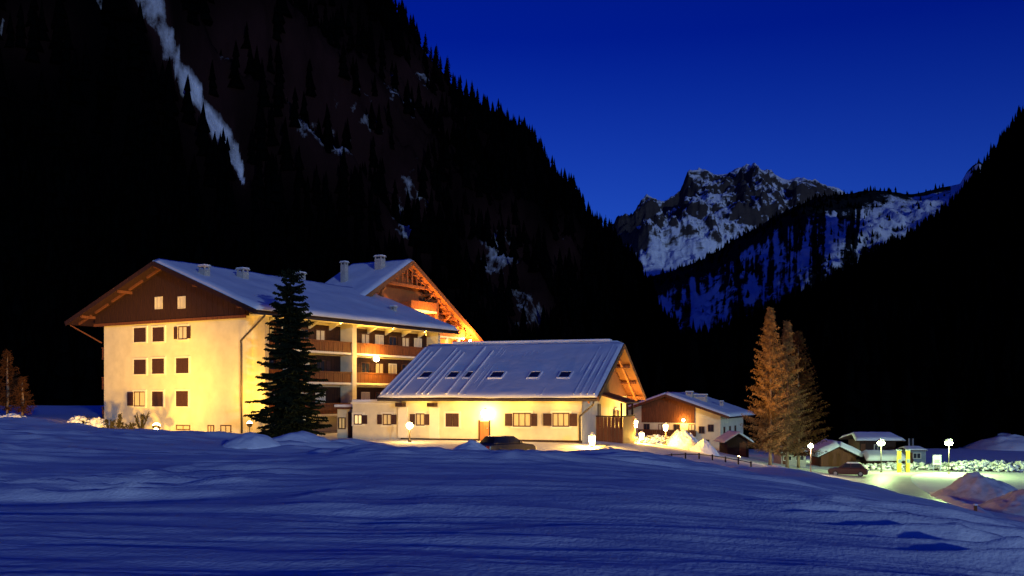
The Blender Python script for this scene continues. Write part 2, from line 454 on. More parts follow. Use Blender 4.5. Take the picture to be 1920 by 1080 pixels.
m_peak = mountain_material('peak_rock', (0.035, 0.027, 0.026), (0.085, 0.068, 0.062), (0.03, 0.03, 0.03), nscale=0.016, streak=2.4, soft=0.2)
PPROF = [(1040, 470), (1120, 462), (1150, 440), (1165, 420), (1190, 400), (1205, 378), (1215, 371), (1230, 374), (1245, 384), (1258, 372), (1275, 364), (1283, 345), (1290, 333), (1300, 328), (1330, 326), (1345, 332), (1362, 326),
         (1378, 318), (1392, 313), (1405, 318), (1415, 314), (1428, 319), (1440, 317), (1452, 326), (1466, 334), (1480, 338), (1494, 334), (1508, 337), (1530, 345), (1545, 350), (1562, 362), (1600, 385), (1680, 410), (1800, 430)]
def peak_snow(PX, PY, flat, T, X, Y):
    n = fbm(X * 0.004, Y * 0.004, 91, 5)
    apron = sm(420, 480, PY) * 0.6 * (1 - blob(PX, PY, 1200, 440, 30, 60))
    dark = 0.55 * blob(PX, PY, 1175, 430, 32, 40) + 0.35 * blob(PX, PY, 1395, 385, 22, 40) + 0.3 * blob(PX, PY, 1380, 335, 40, 15) + 0.3 * blob(PX, PY, 1530, 355, 30, 12)
    return 0.54 + 1.3 * (flat - 0.57) + 0.35 * (n - 0.5) + apron * 0.7 - dark
peak = mountain('mountain_peak', PPROF, lambda p: 4300 + 0 * p, lambda p: 3000 + 0 * p, 250, 0.85, 420, 170, 190, m_peak, peak_snow, lambda *a: 0 * a[0], 300, 0.0035, ridge_keep=10, cliff=0.8)

m_mid = mountain_material('mid_ridge_rock', (0.020, 0.022, 0.026), (0.035, 0.034, 0.038), (0.008, 0.010, 0.012), nscale=0.03, streak=0.35)
QPROF = [(1120, 600), (1170, 560), (1210, 522), (1300, 497), (1340, 478), (1380, 452), (1420, 428), (1450, 408), (1490, 388), (1530, 374), (1570, 368), (1620, 360), (1665, 358), (1700, 364), (1730, 360), (1768, 352), (1800, 346), (1812, 326), (1825, 311), (1838, 304), (1846, 312), (1870, 322), (1960, 330), (2200, 340)]
def mid_snow(PX, PY, flat, T, X, Y):
    crest = np.interp(PX, [p[0] for p in QPROF], [p[1] for p in QPROF])
    dep = PY - crest
    gull = fbm(PX * 0.032, PY * 0.006, 121, 4, ridged=True)
    fine = fbm(PX * 0.11, PY * 0.02, 131, 4, ridged=True)
    s = (0.42 * sm(0.5, 0.85, gull) + 0.30 * sm(0.5, 0.9, fine)) * sm(12, 40, dep) * (1 - sm(80, 220, dep) * 0.75) + 0.34 * sm(1580, 1720, PX) * (1 - sm(60, 110, dep)) * sm(2, 10, dep)
    s = s + 0.16 * blob(PX, PY, 1310, 590, 45, 70) + 0.25 - 0.10 * sm(80, 220, dep)
    s = s + 0.4 * gully(PX, PY, [(1790, 350, 10), (1835, 312, 6)])
    return s
mid = mountain('mountain_ridge', QPROF, lambda p: 2400 + 0 * p, lambda p: 1100 + 0 * p, -40, 1.05, 420, 150, 70, m_mid, mid_snow, lambda PX, PY, f, T, X, Y: np.clip(0.8 + 0 * PX, 0, 1), 400, 0.006, ridge_keep=8)

m_right = mountain_material('right_mountain_rock', (0.010, 0.010, 0.012), (0.016, 0.016, 0.018), (0.006, 0.007, 0.007), nscale=0.03)
RPROF = [(1180, 752), (1240, 720), (1300, 692), (1400, 642), (1500, 588), (1600, 533), (1700, 473), (1760, 433), (1800, 394), (1830, 350), (1860, 310), (1890, 262), (1920, 218), (2000, 105), (2300, -350), (3000, -1100)]
def right_snow(PX, PY, flat, T, X, Y):
    return 0.22 * blob(PX, PY, 1850, 600, 70, 90) * fbm(X * 0.03, Y * 0.01, 131, 4) * 2 - 0.2
right = mountain('mountain_right', RPROF, lambda p: 850 + 0 * p, lambda p: 165 + 0 * p, -6.5, 1.12, 380, 110, 22, m_right, right_snow, lambda *a: 0.9 + 0 * a[0], 500, 0.012)

# ------------------------------------------------------------------ woods on the slopes
def tree_batch(P, Hh, sides=6, tiers=4, seed=5, fat=0.17):
    """many small ragged conifers as one array mesh"""
    r = np.random.RandomState(seed)
    n = len(P)
    V = []; F = []
    ang0 = r.rand(n) * 6.28
    off = 0
    for k in range(tiers):
        f0 = k / tiers * 0.86 + 0.04; f1 = min(1.0, f0 + 1.5 / tiers)
        rad = Hh * fat * (1 - f0) ** 0.85 * (0.85 + 0.3 * r.rand(n))
        top = P + np.stack([0 * Hh, 0 * Hh, Hh * f1], -1)
        ring = []
        for s_ in range(sides):
            a = ang0 + 6.283 * s_ / sides + k * 0.5
            rr = rad * (0.62 + 0.7 * r.rand(n)); zz = Hh * (f0 - 0.05 * r.rand(n))
            ring.append(P + np.stack([np.cos(a) * rr, np.sin(a) * rr, zz], -1))
        allv = np.stack(ring + [top], 1)          # n, sides+1, 3
        base = off + np.arange(n) * (sides + 1)
        for s_ in range(sides):
            F.append(np.stack([base + s_, base + (s_ + 1) % sides, base + sides], -1))
        V.append(allv.reshape(-1, 3)); off += n * (sides + 1)
    return np.concatenate(V), np.concatenate(F)

def scatter(mt, n, keep_fn, seed, tmin=0.0, tmax=1.02, vis=None):
    r = np.random.RandomState(seed)
    V = mt['V']; nr_, nc_, _ = V.shape
    tr = r.rand(n) ; rows = (tmin + (tmax - tmin) * tr) * (mt['ny'] - 1); cols = r.rand(n) * (nc_ - 1.001)
    rows = np.minimum(rows, nr_ - 1.001)
    i = rows.astype(int); j = cols.astype(int); fi = (rows - i)[:, None]; fj = (cols - j)[:, None]
    P = (V[i, j] * (1 - fi) + V[i + 1, j] * fi) * (1 - fj) + (V[i, j + 1] * (1 - fi) + V[i + 1, j + 1] * fi) * fj
    px = CX + P[:, 0] / P[:, 1] * FPX; py = HY - (P[:, 2] - EYE) / P[:, 1] * FPX
    k = keep_fn(px, py, mt['W'][i, j], mt['S'][i, j], r.rand(n)) & (px > -250) & (px < 2200) & (py > -400)
    return P[k], r

P, r_ = scatter(left_mtn, 17000, lambda px, py, w, s, u: ((u < w ** 1.5 * 0.95) & (gully(px, py - 20, G1) < 0.3)) | ((u < 0.16) & (gully(px, py - 20, G1) < 0.6)), 61)
V_, F_ = tree_batch(P - [0, 0, 1.5], 15 + 11 * r_.rand(len(P)), seed=62)
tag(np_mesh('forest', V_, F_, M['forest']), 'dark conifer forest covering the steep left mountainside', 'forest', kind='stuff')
P, r_ = scatter(right, 9000, lambda px, py, w, s, u: u < 0.9, 71)
V_, F_ = tree_batch(P - [0, 0, 1.5], 15 + 10 * r_.rand(len(P)), seed=72)
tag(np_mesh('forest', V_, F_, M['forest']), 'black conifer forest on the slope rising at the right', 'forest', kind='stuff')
P, r_ = scatter(mid, 12000, lambda px, py, w, s, u: ((s < 0.30) & (u < 0.4)) | (u < 0.04), 81, tmin=0.35)
V_, F_ = tree_batch(P - [0, 0, 2], 10 + 8 * r_.rand(len(P)), sides=5, tiers=2, seed=82, fat=0.26)
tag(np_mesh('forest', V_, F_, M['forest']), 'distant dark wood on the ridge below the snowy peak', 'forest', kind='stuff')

# single conifers that stand out against the sky
def skyline_proto(name, seed):
    r = random.Random(seed)
    root = empty(name)
    MB().tube([(0, 0, -2), (0, 0, 0.5), (0, 0, 0.95)], [0.022, 0.018, 0.003], 6).build('trunk', M['bark'], root)
    vv = []; ff = []
    n = 13
    for k in range(n):
        f0 = 0.06 + 0.86 * k / n
        for s_ in range(8):
            a = 6.283 * (s_ + r.random() * 0.7) / 8 + k
            L_ = 0.185 * (1 - f0) ** 0.8 * (0.55 + 0.7 * r.random()) + 0.008
            z0 = f0 + 0.10 * (1 - f0) + 0.02; z1 = f0 - 0.015 - 0.03 * r.random()
            w = 0.28 + 0.2 * r.random()
            b = len(vv)
            vv += [(0, 0, z0), (math.cos(a - w) * L_ * 0.8, math.sin(a - w) * L_ * 0.8, z1), (math.cos(a) * L_ * 1.1, math.sin(a) * L_ * 1.1, z1 - 0.01), (math.cos(a + w) * L_ * 0.8, math.sin(a + w) * L_ * 0.8, z1 + 0.004)]
            ff += [(b, b + 1, b + 2), (b, b + 2, b + 3)]
    MB().add(vv + [(0, 0, 1.0), (0.012, 0, 0.9), (-0.008, 0.01, 0.9), (-0.008, -0.01, 0.9)], ff + [(len(vv), len(vv) + 1, len(vv) + 2), (len(vv), len(vv) + 2, len(vv) + 3), (len(vv), len(vv) + 3, len(vv) + 1)]).build('crown', M['forest'], root)
    return root

protos = [skyline_proto('conifer', s) for s in (1, 2, 3)]
used = [False] * 3
def plant(i, loc, h, rz, label, group):
    if not used[i]:
        o = protos[i]; used[i] = True
    else:
        o = copy_tree(protos[i])
    o.location = loc; o.scale = (h, h, h); o.rotation_euler = (0, 0, rz)
    tag(o, label, 'tree', group)
    return o

def ridge_trees(mt, pxs, label, group, hmin, hmax, seed):
    r = random.Random(seed)
    row = mt['V'][mt['ny'] - 1]
    rpx = CX + row[:, 0] / row[:, 1] * FPX
    for p in pxs:
        j = int(np.argmin(np.abs(rpx - p)))
        b = row[j]
        plant(r.randrange(3), (b[0], b[1] - 2, b[2] - 1.0), r.uniform(hmin, hmax), r.uniform(0, 6.28), label, group)

_r = random.Random(3)
ridge_trees(left_mtn, [748, 757, 771, 783, 799, 808, 818, 826, 841, 852, 862, 873, 884, 895, 911, 914, 925, 938, 950, 966, 972, 983, 994, 1004, 1012, 1022, 1036, 1042, 1049, 1058, 1071, 1076, 1085, 1096, 1106, 1112, 1122, 1134, 1146, 1158, 1170, 1184, 1198],
            'dark conifer silhouetted against the blue sky on the left mountain crest', 'skyline conifers on the left crest', 13, 25, 4)
ridge_trees(right, [1915, 1908, 1898, 1888, 1877, 1866, 1856, 1847, 1838, 1829, 1818, 1806, 1793, 1779, 1764, 1748, 1730, 1712, 1694, 1675],
            'dark conifer silhouetted on the edge of the right slope', 'skyline conifers on the right slope', 10, 19, 5)

# ------------------------------------------------------------------ buildings: frames and pieces
class Frame:
    """a building's own axes: x along its front, y into its depth"""
    def __init__(s, ox, oy, ex, ey_z=0.0):
        s.o = np.array([ox, oy, ey_z]); l = math.hypot(*ex); s.c, s.s = ex[0] / l, ex[1] / l
        s.rz = math.atan2(s.s, s.c)
    def loc(s, p):
        d = np.asarray(p, float) - s.o
        return np.array([d[0] * s.c + d[1] * s.s, -d[0] * s.s + d[1] * s.c, d[2]])
    def wor(s, x, y, z):
        return (s.o[0] + x * s.c - y * s.s, s.o[1] + x * s.s + y * s.c, s.o[2] + z)
    def hit(s, px, py, nrm, d):
        """where the sight line through a photo point meets the plane nrm.p = d (building axes)"""
        p0 = s.loc((0, 0, EYE)); p1 = s.loc(((px - CX) / FPX, 1, EYE + (HY - py) / FPX))
        v = p1 - p0; nrm = np.asarray(nrm, float)
        t = (d - nrm @ p0) / (nrm @ v)
        return p0 + v * t
    def root(s, name):
        return empty(name, tuple(s.o), s.rz)

def pbox(mb, pl, a0, a1, o0, o1, z0, z1):
    """box on a wall plane: a along the wall, o outwards"""
    k, b = pl
    if k == 'y-': return mb.box(a0, a1, b - o1, b - o0, z0, z1)
    if k == 'x+': return mb.box(b + o0, b + o1, a0, a1, z0, z1)
    if k == 'x-': return mb.box(b - o1, b - o0, a0, a1, z0, z1)

def rect(fr, pl, r):
    """photo rectangle -> wall coordinates"""
    k, b = pl
    nrm = (0, 1, 0) if k == 'y-' else (1, 0, 0)
    p = fr.hit(r[0], r[3], nrm, b); q = fr.hit(r[2], r[1], nrm, b)
    i = 0 if k == 'y-' else 1
    return min(p[i], q[i]), max(p[i], q[i]), min(p[2], q[2]), max(p[2], q[2])

def window(parent, pl, a0, a1, z0, z1, pane='glass', frame='frame', shut=(), closed=False, surround=True, bars=1):
    """window > surround, pane, muntin, shutters; shut lists the sides with an open shutter"""
    w = a1 - a0
    mb = MB(); t = 0.09
    pbox(mb, pl, a0, a1, 0.0, 0.07, z1 - t, z1); pbox(mb, pl, a0, a1, 0.0, 0.07, z0, z0 + t)
    pbox(mb, pl, a0, a0 + t, 0.0, 0.068, z0 + t, z1 - t); pbox(mb, pl, a1 - t, a1, 0.0, 0.068, z0 + t, z1 - t)
    win = mb.build('window', M[frame if not closed else 'shutter'], parent)
    if surround:
        e = 0.16; mb = MB()
        pbox(mb, pl, a0 - e, a1 + e, 0.0, 0.105, z1 + 0.002, z1 + e); pbox(mb, pl, a0 - e, a1 + e, 0.0, 0.15, z0 - e * 0.7, z0 - 0.002)
        pbox(mb, pl, a0 - e, a0 - 0.002, 0.0, 0.10, z0, z1); pbox(mb, pl, a1 + 0.002, a1 + e, 0.0, 0.10, z0, z1)
        mb.build('surround', M['plaster_trim'], win)
    if closed:
        m_ = (a0 + a1) / 2
        for s0, s1 in ((a0 + t, m_ - 0.015), (m_ + 0.015, a1 - t)):
            mb = MB(); pbox(mb, pl, s0, s1, 0.01, 0.055, z0 + t, z1 - t)
            n = 6
            for k in range(n):
                zc = z0 + t + (z1 - z0 - 2 * t) * (k + 0.5) / n
                pbox(mb, pl, s0 + 0.05, s1 - 0.05, 0.055, 0.075, zc - 0.07, zc + 0.05)
            mb.build('shutter', M['shutter'], win)
        return win
    mb = MB(); pbox(mb, pl, a0 + t, a1 - t, 0.012, 0.02, z0 + t, z1 - t); mb.build('pane', M[pane], win)
    mb = MB()
    for k in range(bars):
        c = a0 + w * (k + 1) / (bars + 1); pbox(mb, pl, c - 0.035, c + 0.035, 0.02, 0.06, z0 + t, z1 - t)
    if bars: mb.build('muntin', M[frame], win)
    for s_ in shut:
        ww = s_[1]
        if s_[0] == 'l': b0, b1 = a0 - ww - 0.03, a0 - 0.03
        else: b0, b1 = a1 + 0.03, a1 + ww + 0.03
        mb = MB(); pbox(mb, pl, b0, b1, 0.11, 0.15, z0 + 0.06, z1 - 0.06)
        for k in range(6):
            zc = z0 + 0.1 + (z1 - z0 - 0.2) * (k + 0.5) / 6
            pbox(mb, pl, b0 + 0.05, b1 - 0.05, 0.15, 0.17, zc - 0.07, zc + 0.05)
        mb.build('shutter', M['shutter'], win)
    return win

def snow_roof(parent, quad, thick, name='roof', snow=0.36, wood='wood_dark', seed=0, inset=0.08, n=(40, 18)):
    """roof > snow.  quad: eave a, eave b, ridge b, ridge a (top surface)"""
    q = [Vector(p) for p in quad]
    nrm = (q[1] - q[0]).cross(q[3] - q[0]).normalized()
    if nrm.z < 0: nrm = -nrm
    roof = MB().prism([p for p in q], -nrm * thick).build(name, M[wood], parent)
    nu, nv = n
    V = []; 
    U, W_ = np.meshgrid(np.linspace(0, 1, nu), np.linspace(0, 1, nv), indexing='ij')
    A, B, D, E = [np.array(p) for p in (q[0], q[1], q[3], q[2])]
    base = (A[None, None] * (1 - U[..., None]) + B * U[..., None]) * (1 - W_[..., None]) + (D * (1 - U[..., None]) + E * U[..., None]) * W_[..., None]
    lu = (q[1] - q[0]).length; lv = (q[3] - q[0]).length
    hgt = snow * (0.75 + 0.5 * fbm(U * lu * 0.35 + seed, W_ * lv * 0.35, seed + 7, 3)) + 0.12 * snow * (vnoise(U * lu * 2.2, W_ * lv * 0.6 + seed, seed))
    eu = np.minimum(U, 1 - U) * lu; ev = W_ * lv
    edge = np.minimum(1, np.sqrt(np.clip(np.minimum(eu, ev) / 0.35, 0, 1)) * 0.75 + 0.25)
    up = np.array(nrm)
    over = np.array((q[0] - q[3]).normalized()) * 0.12     # the snow hangs a little over the eave
    Vt = base + up * (hgt * edge)[..., None] + over * (1 - np.clip(ev / 0.6, 0, 1))[..., None] * (0.3 + 2.2 * fbm(U * lu * 0.5, U * 0 + seed, seed + 3, 3))[..., None]
    Vb = base + up * 0.003
    ii = np.arange(nu * nv).reshape(nu, nv); m_ = nu * nv
    F = [np.stack([ii[:-1, :-1], ii[1:, :-1], ii[1:, 1:], ii[:-1, 1:]], -1).reshape(-1, 4)]
    ring = np.concatenate([ii[:, 0], ii[-1, 1:], ii[-2::-1, -1], ii[0, -2:0:-1]])
    nx = np.roll(ring, -1)
    F.append(np.stack([nx, ring, ring + m_, nx + m_], -1))
    np_mesh('snow', np.concatenate([Vt.reshape(-1, 3), Vb.reshape(-1, 3)]), F, M['roof_snow'], roof, smooth=True)
    return roof

def chimney(parent, x, y, z0, z1, w=0.9, d=0.7, cap=True):
    c = MB().box(x - w / 2, x + w / 2, y - d / 2, y + d / 2, z0, z1).build('chimney', M['chimney'], parent)
    mb = MB().box(x - w / 2 - 0.1, x + w / 2 + 0.1, y - d / 2 - 0.1, y + d / 2 + 0.1, z1 + 0.22, z1 + 0.32)
    for sx in (-1, 1):
        for sy in (-1, 1):
            mb.box(x + sx * (w / 2 - 0.08) - 0.06, x + sx * (w / 2 - 0.08) + 0.06, y + sy * (d / 2 - 0.08) - 0.06, y + sy * (d / 2 - 0.08) + 0.06, z1 + 0.001, z1 + 0.22)
    mb.build('cap', M['chimney'], c)
    MB().box(x - w / 2 - 0.06, x + w / 2 + 0.06, y - d / 2 - 0.06, y + d / 2 + 0.06, z1 + 0.323, z1 + 0.45).build('snow', M['roof_snow'], c, bevel=0.05)
    return c

def balcony(parent, pl, a0, a1, z, depth, wood='wood', h=1.05, slab='plaster_trim', panel=True):
    """balcony > slab, parapet boards, handrail, posts (local wall plane pl, floor level z)"""
    mb = MB(); pbox(mb, pl, a0, a1, 0.0, depth, z - 0.2, z)
    b = mb.build('balcony', M[slab], parent)
    n = max(3, int((a1 - a0) / 0.32)); st = (a1 - a0) / n
    sh = None
    for k in range(n):
        c0 = a0 + st * k
        mb = MB(); pbox(mb, pl, c0 + 0.012, c0 + st - 0.012, depth - 0.07 - 0.01 * (k % 2), depth - 0.02 - 0.01 * (k % 2), z - 0.18 if panel else z + 0.05, z + h - 0.13)
        mb.build('board', M[wood], b)
    mb = MB(); pbox(mb, pl, a0 - 0.03, a1 + 0.03, depth - 0.12, depth + 0.03, z + h - 0.12, z + h); mb.build('handrail', M['wood_orange' if wood == 'wood_orange' else 'wood'], b)
    for e0 in (a0, a1 - 0.06):
        mb = MB(); pbox(mb, pl, e0, e0 + 0.06, 0.0, depth - 0.13, z + 0.05, z + h - 0.14); mb.build('side_panel', M[wood], b)
    return b

def lamp_light(parent, loc, power, col, kind='POINT', radius=0.12, aim=None, size=1.9, blend=0.8):
    l = bpy.data.lights.new('bulb', kind)
    l.energy = power; l.color = col; l.shadow_soft_size = radius
    if kind == 'SPOT': l.spot_size = size; l.spot_blend = blend
    o = bpy.data.objects.new('bulb', l); C.objects.link(o)
    o.parent = parent; o.location = loc
    if aim is not None:
        o.rotation_euler = (-(Vector(aim) - Vector(loc))).to_track_quat('Z', 'Y').to_euler()
    return o

WARM = (1.0, 0.53, 0.065)
AMBER = (1.0, 0.42, 0.07)
GREEN = (0.66, 1.0, 0.34)

# ------------------------------------------------------------------ hotel
HF = Frame(-23.5, 85.0, (0.8565, -0.516))
hotel = HF.root('hotel')
tag(hotel, 'large four storey hotel with floodlit white gable wall, wooden balconies and snowy roofs', 'hotel')
W_, L_ = 19.8, 26.7
RZ, EZ, EV = 15.7, 10.65, 3.2           # ridge, eave, eave overhang
RXC = -W_ / 2
def roof_under(x): return RZ - (RZ - EZ) / (W_ / 2 + EV) * abs(x - RXC) - 0.30
# walls
ZT = 10.45
MB().box(-W_, 0, 0, 0.4, -1.0, ZT).build('gable_wall', M['plaster'], hotel)
MB().box(-0.4, 0, 0.4, L_, -1.0, ZT + 0.9).build('side_wall', M['plaster'], hotel)
MB().box(-W_, -W_ + 0.4, 0.4, L_, -1.0, ZT + 0.9).build('rear_wall', M['plaster'], hotel)
MB().box(-W_ + 0.4, -0.4, L_ - 0.4, L_, -1.0, ZT).build('end_wall', M['plaster'], hotel)
for y0 in (-0.35, L_ - 0.2):
    poly = [(-W_ - 0.9, y0, ZT - 0.02), (0.35, y0, ZT - 0.02), (0.35, y0, roof_under(0.35)), (RXC, y0, roof_under(RXC)), (-W_ - 0.9, y0, roof_under(-W_ - 0.9))]
    gb = MB().prism(poly, (0, 0.34, 0)).build('gable_cladding', M['wood_dark'], hotel)
    if y0 < 0:
        for k in range(30):
            x0 = -W_ - 0.85 + k * (W_ + 1.15) / 30; x1 = x0 + (W_ + 1.15) / 30 - 0.05
            if x1 < RXC: h0, h1 = roof_under(x0), roof_under(x1)
            elif x0 > RXC: h0, h1 = roof_under(x0), roof_under(x1)
            else: h0 = h1 = roof_under(RXC + 0.4)
            MB().prism([(x0, y0 - 0.05, ZT - 0.12), (x1, y0 - 0.05, ZT - 0.12), (x1, y0 - 0.05, h1 - 0.03), (x0, y0 - 0.05, h0 - 0.03)], (0, 0.045, 0)).build('board', M['wood_dark'], gb)
MB().box(-W_ - 0.95, 0.4, -0.50, -0.402, ZT - 0.25, ZT + 0.02).build('cornice_beam', M['wood'], hotel)
# roof slopes
YF, YB = -2.0, 28.7
snow_roof(hotel, [(EV, YF, EZ), (EV, YB, EZ), (RXC, YB, RZ), (RXC, YF, RZ)], 0.28, seed=1, n=(70, 30))
snow_roof(hotel, [(-W_ - EV, YB, EZ), (-W_ - EV, YF, EZ), (RXC, YF, RZ), (RXC, YB, RZ)], 0.28, seed=2, n=(50, 24))
for y in (YF - 0.06,):
    for s_ in (-1, 1):
        p = (RXC + s_ * (W_ / 2 + EV), y, EZ - 0.16); q = (RXC, y, RZ - 0.16)
        MB().bar(p, q, 0.08, 0.42).build('verge_board', M['wood_dark'], hotel)
for xr in (0.9, -W_ - 0.9, RXC, RXC + 5.2, RXC - 5.2):
    zz = roof_under(xr) - 0.13
    MB().box(xr - 0.13, xr + 0.13, YF + 0.1, -0.41, zz - 0.14, zz + 0.12).build('purlin', M['wood'], hotel)
for s_ in (-1, 1):        # braces and rafters under the front overhang
    for k in range(5):
        f0, f1 = k / 5 + 0.02, (k + 1) / 5 - 0.03
        x0 = RXC + s_ * (W_ / 2 + EV - 0.3) * f0; x1 = RXC + s_ * (W_ / 2 + EV - 0.3) * f1
        MB().bar((x0, -1.0, roof_under(x0) - 0.10), (x1, -1.0, roof_under(x1) - 0.10), 0.16, 0.2).build('rafter', M['wood'], hotel)
MB().box(EV - 0.05, EV + 0.09, YF, YB, EZ - 0.36, EZ - 0.20).build('gutter', M['metal'], hotel)
MB().tube([(EV - 0.1, -0.8, EZ - 0.3), (EV - 0.4, -0.75, EZ - 0.55), (-0.4, -0.3, 8.2), (-0.4, -0.25, 7.8), (-0.4, -0.22, 0)], 0.085, 8).build('downpipe', M['metal'], hotel, smooth=True)
MB().tube([(-W_ - EV + 0.2, -1.6, EZ - 0.3), (-W_ - 0.1, -0.2, 8.6)], 0.07, 8).build('roof_strut', M['wood'], hotel)
# soffit frieze of the side
MB().box(0.02, 2.3, 0.3, L_ + 1.2, EZ - 0.22, EZ - 0.06).build('soffit', M['plaster_trim'], hotel)
# windows on the floodlit gable wall
GP = ('y-', 0.0)
for r_ in [(252, 614, 275, 642), (287, 613, 309, 641), (252, 674, 275, 702), (286, 672, 309, 701), (331, 671, 355, 700), (286, 734, 307, 762), (331, 733, 354, 762)]:
    window(hotel, GP, *rect(HF, GP, r_), closed=True)
a = rect(HF, GP, (335, 611, 352, 637)); window(hotel, GP, *a, pane='curtain', frame='frame_brown', shut=(('l', 0.48), ('r', 0.48)))
a = rect(HF, GP, (252, 734, 273, 762)); window(hotel, GP, *a, pane='dim_curtain', frame='shutter', shut=(('l', 0.85),))
for r_ in [(331, 797, 357, 806), (390, 797, 402, 812), (414, 797, 434, 812)]:
    window(hotel, GP, *rect(HF, GP, r_), frame='frame_brown', pane='dim_curtain', surround=False)
GP2 = ('y-', -0.402)
for r_ in [(291, 556, 305, 580), (334, 555, 348, 579)]:
    a0, a1, z0, z1 = rect(HF, GP2, r_)
    window(hotel, GP2, a0, a1, z0, z1, pane='curtain', frame='frame', surround=False)
# side facade: floors, pillar, balconies
SP = ('x+', 0.0); BD = 1.5
def sy(px, x=0.0): return HF.hit(px, 700, (1, 0, 0), x)[1]
y_t = 1.2; y_p0, y_p1 = sy(660, BD), sy(668, BD); y_e = sy(820, BD)
LV = [1.6, 4.65, 7.6]
for k, z in enumerate(LV):
    balcony(hotel, SP, y_t, y_p0 - 0.05, z, BD, 'wood')
    balcony(hotel, SP, y_p1 + 0.05, y_e if k else y_p1 + 4.5, z, BD, 'wood')
for yy0, yy1 in ((y_p0, y_p1), (y_t - 0.5, y_t - 0.05), (y_e + 0.05, y_e + 0.5)):
    MB().box(0.002, BD + 0.05, yy0, yy1, -0.6, EZ - 0.225).build('pier', M['plaster'], hotel)
for k, z in enumerate(LV):
    for c0, c1 in ((y_t, y_p0 - 0.02), (y_p1 + 0.02, y_e)):
        cd = MB().box(0.003, 0.03, c0, c1, z + 0.01, z + 2.62).build('recess_cladding', M['wood_dark'], hotel)
        nb = int((c1 - c0) / 0.45)
        for q in range(nb):
            MB().box(0.031, 0.045, c0 + (c1 - c0) * q / nb + 0.012, c0 + (c1 - c0) * (q + 1) / nb - 0.012, z + 0.02, z + 2.6).build('board', M['wood_dark'], cd)
SP2 = ('x+', 0.05)
for k, z in enumerate(LV):
    y = y_t + 0.8; j = 0
    while y < y_e - 1.6:
        if not (y_p0 - 1.5 < y < y_p1 + 0.1):
            lit = (j + k) % 3
            window(hotel, SP2, y, y + 1.35, z + 0.08, z + 2.15, pane=('curtain', 'glass', 'curtain')[lit], frame=('plaster_trim', 'frame_brown', 'frame_brown')[lit], surround=False, shut=(('r', 0.6),) if lit == 1 else ())
        y += 2.25; j += 1
# corbels along the top of the side wall
for k in range(9):
    y = 2.0 + k * 2.9
    MB().prism([(0.01, y, EZ - 0.24), (1.3, y, EZ - 0.24), (0.9, y, EZ - 0.45), (0.01, y, EZ - 0.9)], (0, 0.25, 0)).build('corbel', M['plaster_trim'], hotel)
# dim balconies on the far left side
for z in (1.2, 4.2, 7.2):
    balcony(hotel, ('x-', -W_), 0.9, 9.0, z, 1.6, 'wood', slab='wood')
# cross wing with the big wooden gable
VX, WX, BX = -6.2, -8.4, -16.0
AY, AZ, HWY, WEZ = 32.6, 19.66, 15.8, 10.6
def wing_under(y): return AZ - (AZ - WEZ) / HWY * abs(y - AY) - 0.32
poly = [(WX, AY - 13, 0), (WX, AY + 13, 0), (WX, AY + 13, wing_under(AY + 13)), (WX, AY, wing_under(AY)), (WX, AY - 13, wing_under(AY - 13))]
MB().prism(poly, (-7.2, 0, 0)).build('wing_wall', M['wood_orange'], hotel)
snow_roof(hotel, [(BX, AY - HWY, WEZ), (VX, AY - HWY, WEZ), (VX, AY, AZ), (BX, AY, AZ)], 0.3, name='wing_roof', seed=5, n=(24, 40))
snow_roof(hotel, [(VX, AY + HWY, WEZ), (BX, AY + HWY, WEZ), (BX, AY, AZ), (VX, AY, AZ)], 0.3, name='wing_roof', wood='wood_orange', seed=6, n=(20, 30))
for s_ in (-1, 1):
    e = AY + s_ * HWY
    MB().bar((VX + 0.05, e, WEZ - 0.16), (VX + 0.05, AY, AZ - 0.16), 0.09, 0.5).build('verge_board', M['wood_orange'], hotel)
    for off in (0.75, 1.5):
        MB().bar((VX - off, e - s_ * 0.4, wing_under(e - s_ * 0.4) - 0.16), (VX - off, AY, wing_under(AY) - 0.16), 0.22, 0.26).build('rafter', M['wood_orange'], hotel)
    for k in range(1, 13):
        yy = AY + s_ * HWY * k / 13
        z = wing_under(yy) - 0.42
        MB().box(WX + 0.01, VX - 0.3, yy - 0.13, yy + 0.13, z - 0.14, z + 0.12).build('purlin', M['wood_orange'], hotel)
    for f in (0.3, 0.55, 0.8):
        yy = AY + s_ * HWY * f; z = wing_under(yy) - 0.55
        MB().bar((WX + 0.05, yy, z - 1.5), (VX - 0.5, yy, z), 0.18, 0.2).build('brace', M['wood_orange'], hotel)
zc = 16.6
MB().box(VX - 1.0, VX - 0.72, AY - 4.6, AY + 4.6, zc, zc + 0.34).build('collar_beam', M['wood_orange'], hotel)
for k in range(-3, 4):
    yy = AY + k * 0.95
    MB().box(VX - 0.95, VX - 0.78, yy - 0.1, yy + 0.1, zc + 0.341, wing_under(yy) - 0.3).build('stud', M['wood_orange'], hotel)
for yy in (AY - 4.8, AY + 6.2):
    MB().box(VX - 1.05, VX - 0.75, yy - 0.18, yy + 0.18, 12.8, wing_under(yy) - 0.2).build('post', M['wood_orange'], hotel)
WP = ('x+', WX)
def wy(px, x=-6.8): return HF.hit(px, 600, (1, 0, 0), x)[1]
balcony(hotel, WP, wy(770), wy(818), 14.0, 1.7, 'wood_orange')
balcony(hotel, WP, wy(745), wy(868), 11.0, 1.9, 'wood_orange')
balcony(hotel, WP, wy(745), wy(880), 8.0, 1.9, 'wood_orange')
for px in (770, 790, 838, 858):
    y = wy(px, WX); window(hotel, WP, y, y + 1.5, 11.1, 13.0, frame='frame_brown', pane='glass', surround=False)
for px in (785, 800):
    y = wy(px, WX); window(hotel, WP, y, y + 1.3, 14.1, 15.9, frame='frame_brown', pane='glass', surround=False)
